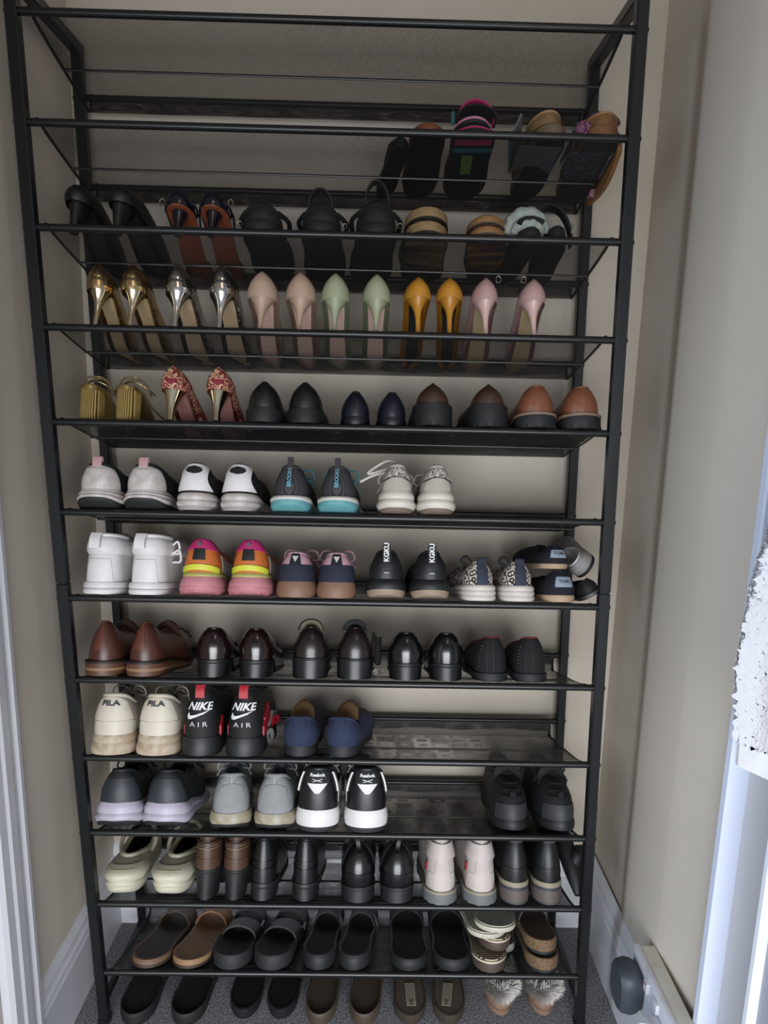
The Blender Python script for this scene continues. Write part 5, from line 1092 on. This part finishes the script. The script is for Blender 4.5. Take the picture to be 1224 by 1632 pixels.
S.band('pink_trim', .55, .75, .0012, .0012, pk, n=3)
G = np.array([[(x, y, -.0012) for x in (-.016, -.006, .002)] for y in (.060, .085, .110)]); shell('sole_patch', G, .0012, mat('6d8a3a', .6), r_)
G = np.array([[(-w_*.5, y, -.0011) for w_ in (-.060, .060)] for y in (.018, .032)]); shell('side_webbing', G, .0012, pk, r_)
G = np.array([[(-w_*.5, y, -.0011) for w_ in (-.066, .066)] for y in (.040, .052)]); shell('side_webbing', G, .0012, tl, r_)
r2 = empty('sport_sandal', 'upper black and pink sport sandal with looped pink ankle strap', 'sandal', None, frame(1, m_[0]+.002, .012, .04, dz=.022)); S2 = footbed(r2, -1, .066, .20, bm, bm, sh=.010, sf=.009, th=.22); sport(r2, S2, .07, .016); S2.band('pink_trim', .5, .9, .001, .001, mat('b87894', .6), n=3)
# grey felt wedges
gf = mat('5c5e60', .9, 0, 'felt')
def greyflap(root, pts, nm='felt_flap'):
    G = np.array(pts); shell(nm, G, .0035 if nm == 'felt_flap' else .0018, gf, root)
r_, S, m_ = s1(884, 58, 198, 'grey_wedge_sandal', 'lower grey felt sandal with a pale tan stacked sole', 'sandal', mat('6c5c46', .6, 0, 'suede'), mat('5a4c3c', .7), y0=.006, yaw=.03, under=mat('2e2822', .6), h=.019, straps=())
greyflap(r_, [[(-.070+.020*a+.02*b_, .020+.09*b_, .046*a*(1-.5*b_)+.002+.006*math.sin(a*5)*b_) for a in np.linspace(0, 1, 7)] for b_ in np.linspace(0, 1, 7)])
greyflap(r_, [[(-.050+.070*a, .030+.07*b_-.02*math.sin(a*PI)*b_, -.0015) for a in np.linspace(0, 1, 7)] for b_ in np.linspace(0, 1, 6)], 'felt_upper')
r2 = empty('grey_wedge_sandal', 'upper grey felt sandal with a curved tan wooden sole', 'sandal', None, frame(1, m_[0]-.003, .014, .08, dz=.026)); S2 = footbed(r2, -1, .056, .19, mat('7a6040', .55, 0, 'suede'), mat('5a4c3c', .7), sh=.021, sf=.016, th=.26, off=0); S2.band('top_edge', .82, 1, .001, .0012, mat('9a7c56', .5), n=3); S2.strap('felt_strap', gf, .4, .75, .035)
# cork wedges with sequins
sq = mat('23252c', .6, 0, 'glitter', c2='8f98a6', scale=70); sqp = mat('4a1a36', .6, 0, 'glitter', c2='c48aa8', scale=70)
r_, S, m_ = s1(965, 68, 200, 'sequin_wedge', 'lower cork wedge sandal with dark sequinned upper', 'sandal', mat('7c5434', .6, 0, 'suede'), mat('5a4634', .7), y0=.006, yaw=-.02, under=mat('2e2822', .6), h=.019, straps=())
r_2 = empty('sequin_wedge', 'upper cork wedge sandal with purple sequinned strap by the right post', 'sandal', None, frame(1, m_[0]+.006, .016, -.03, dz=.027)); S2 = footbed(r_2, 1, .062, .195, mat('7d5733', .6, 0, 'suede'), mat('5a4634', .7), sh=.022, sf=.018, th=.26); S2.band('top_edge', .84, 1, .001, .0012, mat('96754c', .5), n=3)
P = [(math.sin(a)*.022+.006, .040, .026+.016*math.cos(a)) for a in np.linspace(-1.5, 1.5, 14)]; v, f = tube_vf(P, .0085, n=10); mk('sequin_strap', v, f, sqp, r_2)
v, f = tube_vf(spline([(-.030, .014, .010), (-.038, .010, .016), (-.032, .010, .024), (-.022, .012, .020)], 5), .008, n=10); mk('sequin_strap', v, f, sqp, r_)
G = np.array([[(-.056+.018*a, .030+.04*b_, -.001+.045*a*(1-b_*.4)) for a in np.linspace(0, 1, 6)] for b_ in np.linspace(0, 1, 6)]); shell('sequin_panel', G, .004, sq, r_)
G = np.array([[(-.045+.072*a, .040+.075*b_, -.0016) for a in np.linspace(0, 1, 7)] for b_ in np.linspace(0, 1, 6)]); shell('sequin_upper', G, .0018, sq, r_)
# curved cork sole of a sandal pushed past the shelf edge
x_ = lean(rz(1))+hw+.006
r_ = empty('cork_wedge_sole', 'curved tan sandal sole sticking out past the shelf edge by the right post', 'sandal', None, frame(1, x_, .02, .0, dz=-.010))
G = np.array([[(0.004+.004*math.sin(a*PI), .01+.16*a, -.0+.030*b_-.012*math.sin(a*PI)) for b_ in np.linspace(0, 1, 5)] for a in np.linspace(0, 1, 12)]); shell('sole', G, .007, mat('8a6238', .6, 0, 'suede'), r_)
v, f = tube_vf([(.005, .135, .004), (.005, .155, .012)], .008, n=10); mk('sequin_strap', v, f, mat('8f5a6c', .6, 0, 'glitter', c2='c49aa8', scale=70), r_)

# ================================================================== THINGS ON THE RIGHT WALL
sw = empty('wall_socket', 'white double wall socket just above the right skirting board', 'socket'); sw.location = (XR, -.176, .232)
wp = mat('c8c9d0', .35); q = sw
box('back_box', -.030, .0, -.085, .085, -.045, .045, mat('c4c0b6', .4), sw, .004)
box('face_plate', -.038, -.029, -.087, .087, -.047, .047, wp, sw, .003)
for y_ in (-.020, .020): box('switch', -.043, -.037, y_-.007, y_+.007, .012, .032, wp, sw, .0015); 
box('indicator', -.0435, -.0425, .016, .024, .027, .030, mat('8a2a2e', .5), sw)
pl = empty('black_plug', 'rounded black plug adapter in the double wall socket', 'plug'); pl.location = (XR-.038, -.122, .222)
V = []
for a_, s_ in ((0, .78), (-.012, .95), (-.022, 1.0), (-.036, .93), (-.042, .80)):
    for k in range(24):
        an = 2*PI*k/24; c_, s2 = math.cos(an), math.sin(an); e = .62
        V.append((a_, .034*s_*math.copysign(abs(c_)**e, c_), .044*s_*math.copysign(abs(s2)**e, s2)))
mk('plug_body', V, gridf(5, 24, True)+[tuple(range(24))[::-1], tuple(range(96, 120))], mat('3a3f48', .5), pl, ang=45)
wpg = empty('white_plug', 'white plug with a looping white cable at the bottom right', 'plug'); wpg.location = (XR-.038, -.222, .220)
box('plug_body', -.026, 0, -.022, .022, -.024, .024, mat('c9cbd2', .4), wpg, .006)
v, f = tube_vf(spline([(-.018, .0, -.020), (-.030, .006, -.050), (-.036, .04, -.075), (-.040, .045, -.10), (-.046, .02, -.16), (-.046, -.03, -.20), (-.05, -.05, -.236)], 6), .0028, n=8); mk('cable', v, f, mat('d6d8de', .4), wpg)
v, f = tube_vf(spline([(-.010, -.012, .022), (-.022, -.012, .036), (-.040, -.002, .030), (-.044, .012, -.004), (-.042, .016, -.04)], 6), .0022, n=8); mk('cable', v, f, mat('d6d8de', .4), wpg)
# towel hanging from a hook rail on the open door
tw = empty('towel', 'thick white terry towel hanging folded at the right edge', 'towel'); tw.location = (0, -.42, 0)
def terry():
    m = bpy.data.materials.new('white_terry'); m.use_nodes = True; nt = m.node_tree; N = nt.nodes; L = nt.links; b = N['Principled BSDF']; b.inputs['Base Color'].default_value = lin('c4c4c8'); b.inputs['Roughness'].default_value = 1; b.inputs['Specular IOR Level'].default_value = .1
    tc = N.new('ShaderNodeTexCoord'); n = N.new('ShaderNodeTexVoronoi'); n.inputs['Scale'].default_value = 260; L.new(tc.outputs['Object'], n.inputs['Vector']); bp = N.new('ShaderNodeBump'); bp.inputs['Strength'].default_value = .5; bp.inputs['Distance'].default_value = .002; L.new(n.outputs['Distance'], bp.inputs['Height']); L.new(bp.outputs[0], b.inputs['Normal']); return m
MT = terry()
def hang(left, zt, zl, zr, y, amp, seed, nx=90, nz=120):
    rr = np.random.RandomState(seed); G = np.zeros((nz, nx, 3))
    for j in range(nz):
        for i in range(nx):
            a, b_ = i/(nx-1), j/(nz-1); zb_ = zl+(zr-zl)*a; z = zt+(zb_-zt)*b_; xl = float(np.interp(-(zt+(zl-zt)*b_), [-q[0] for q in left], [q[1] for q in left])); x = xl+(.70-xl)*a
            G[j, i] = (x+0, y+amp*math.sin(a*11+seed)+.004*math.sin(a*21+b_*3)+.0006*rr.normal(), z)
    return G
shell('rear_layer', hang([(1.36, .60), (1.05, .546), (.95, .540), (.858, .549)], 1.36, .858, .79, .034, .005, 2), .010, MT, tw)
shell('front_layer', hang([(1.36, .60), (1.16, .549), (1.10, .531), (1.052, .526)], 1.36, 1.052, 1.00, .0, .005, 1), .010, MT, tw)
def pile(name, G, n, seed):
    rr = random.Random(seed); V, F = [], []; nz, nx = G.shape[:2]
    for k in range(n):
        e = rr.random() < .35; i = rr.uniform(0, .6) if e else rr.uniform(0, nx*.45); j = rr.uniform(0, nz-1.01); a, b_ = int(i), int(j); p = Vector(G[b_, a]*(1-(j-b_))+G[b_+1, a]*(j-b_)); p.x += (i-a)*(G[0, 1, 0]-G[0, 0, 0])
        d = Vector((rr.uniform(-1, .1) if e else rr.uniform(-.6, .6), rr.uniform(-1, 0), rr.uniform(-.8, .4))).normalized()*rr.uniform(.003, .0055); q = Vector((-d.z, 0, d.x)).normalized()*.0011
        o = len(V); V += [p-q, p+q, p+d+q*.3]; F.append((o, o+1, o+2))
    o_ = mk(name, V, F, MT, tw, smooth=False); o_['kind'] = 'stuff'
pile('terry_pile', hang([(1.36, .60), (1.05, .546), (.95, .540), (.858, .549)], 1.36, .858, .79, .034, .005, 2), 9000, 1)
pile('terry_pile', hang([(1.36, .60), (1.16, .549), (1.10, .531), (1.052, .526)], 1.36, 1.052, 1.00, .0, .005, 1), 9000, 2)
shell('hem', np.array([[(.549+.15*a, .034-.002*b_, .858-.068*a-.035*b_) for a in np.linspace(0, 1, 20)] for b_ in np.linspace(0, 1, 5)]), .006, mat('dcdce0', .9, 0, 'fabric'), tw)
hk = empty('towel_hook', 'metal hook on the open door holding the towel', 'hook'); hk.location = (XR+.02, -.42, 1.40)
box('plate', -.006, 0, -.012, .012, -.03, .03, mat('a8a9ac', .3, .9), hk, .002); v, f = tube_vf(spline([(0, 0, -.01), (-.03, 0, -.02), (-.05, 0, -.01), (-.052, 0, .01)], 5), .005, n=8); mk('prong', v, f, mat('a8a9ac', .3, .9), hk)
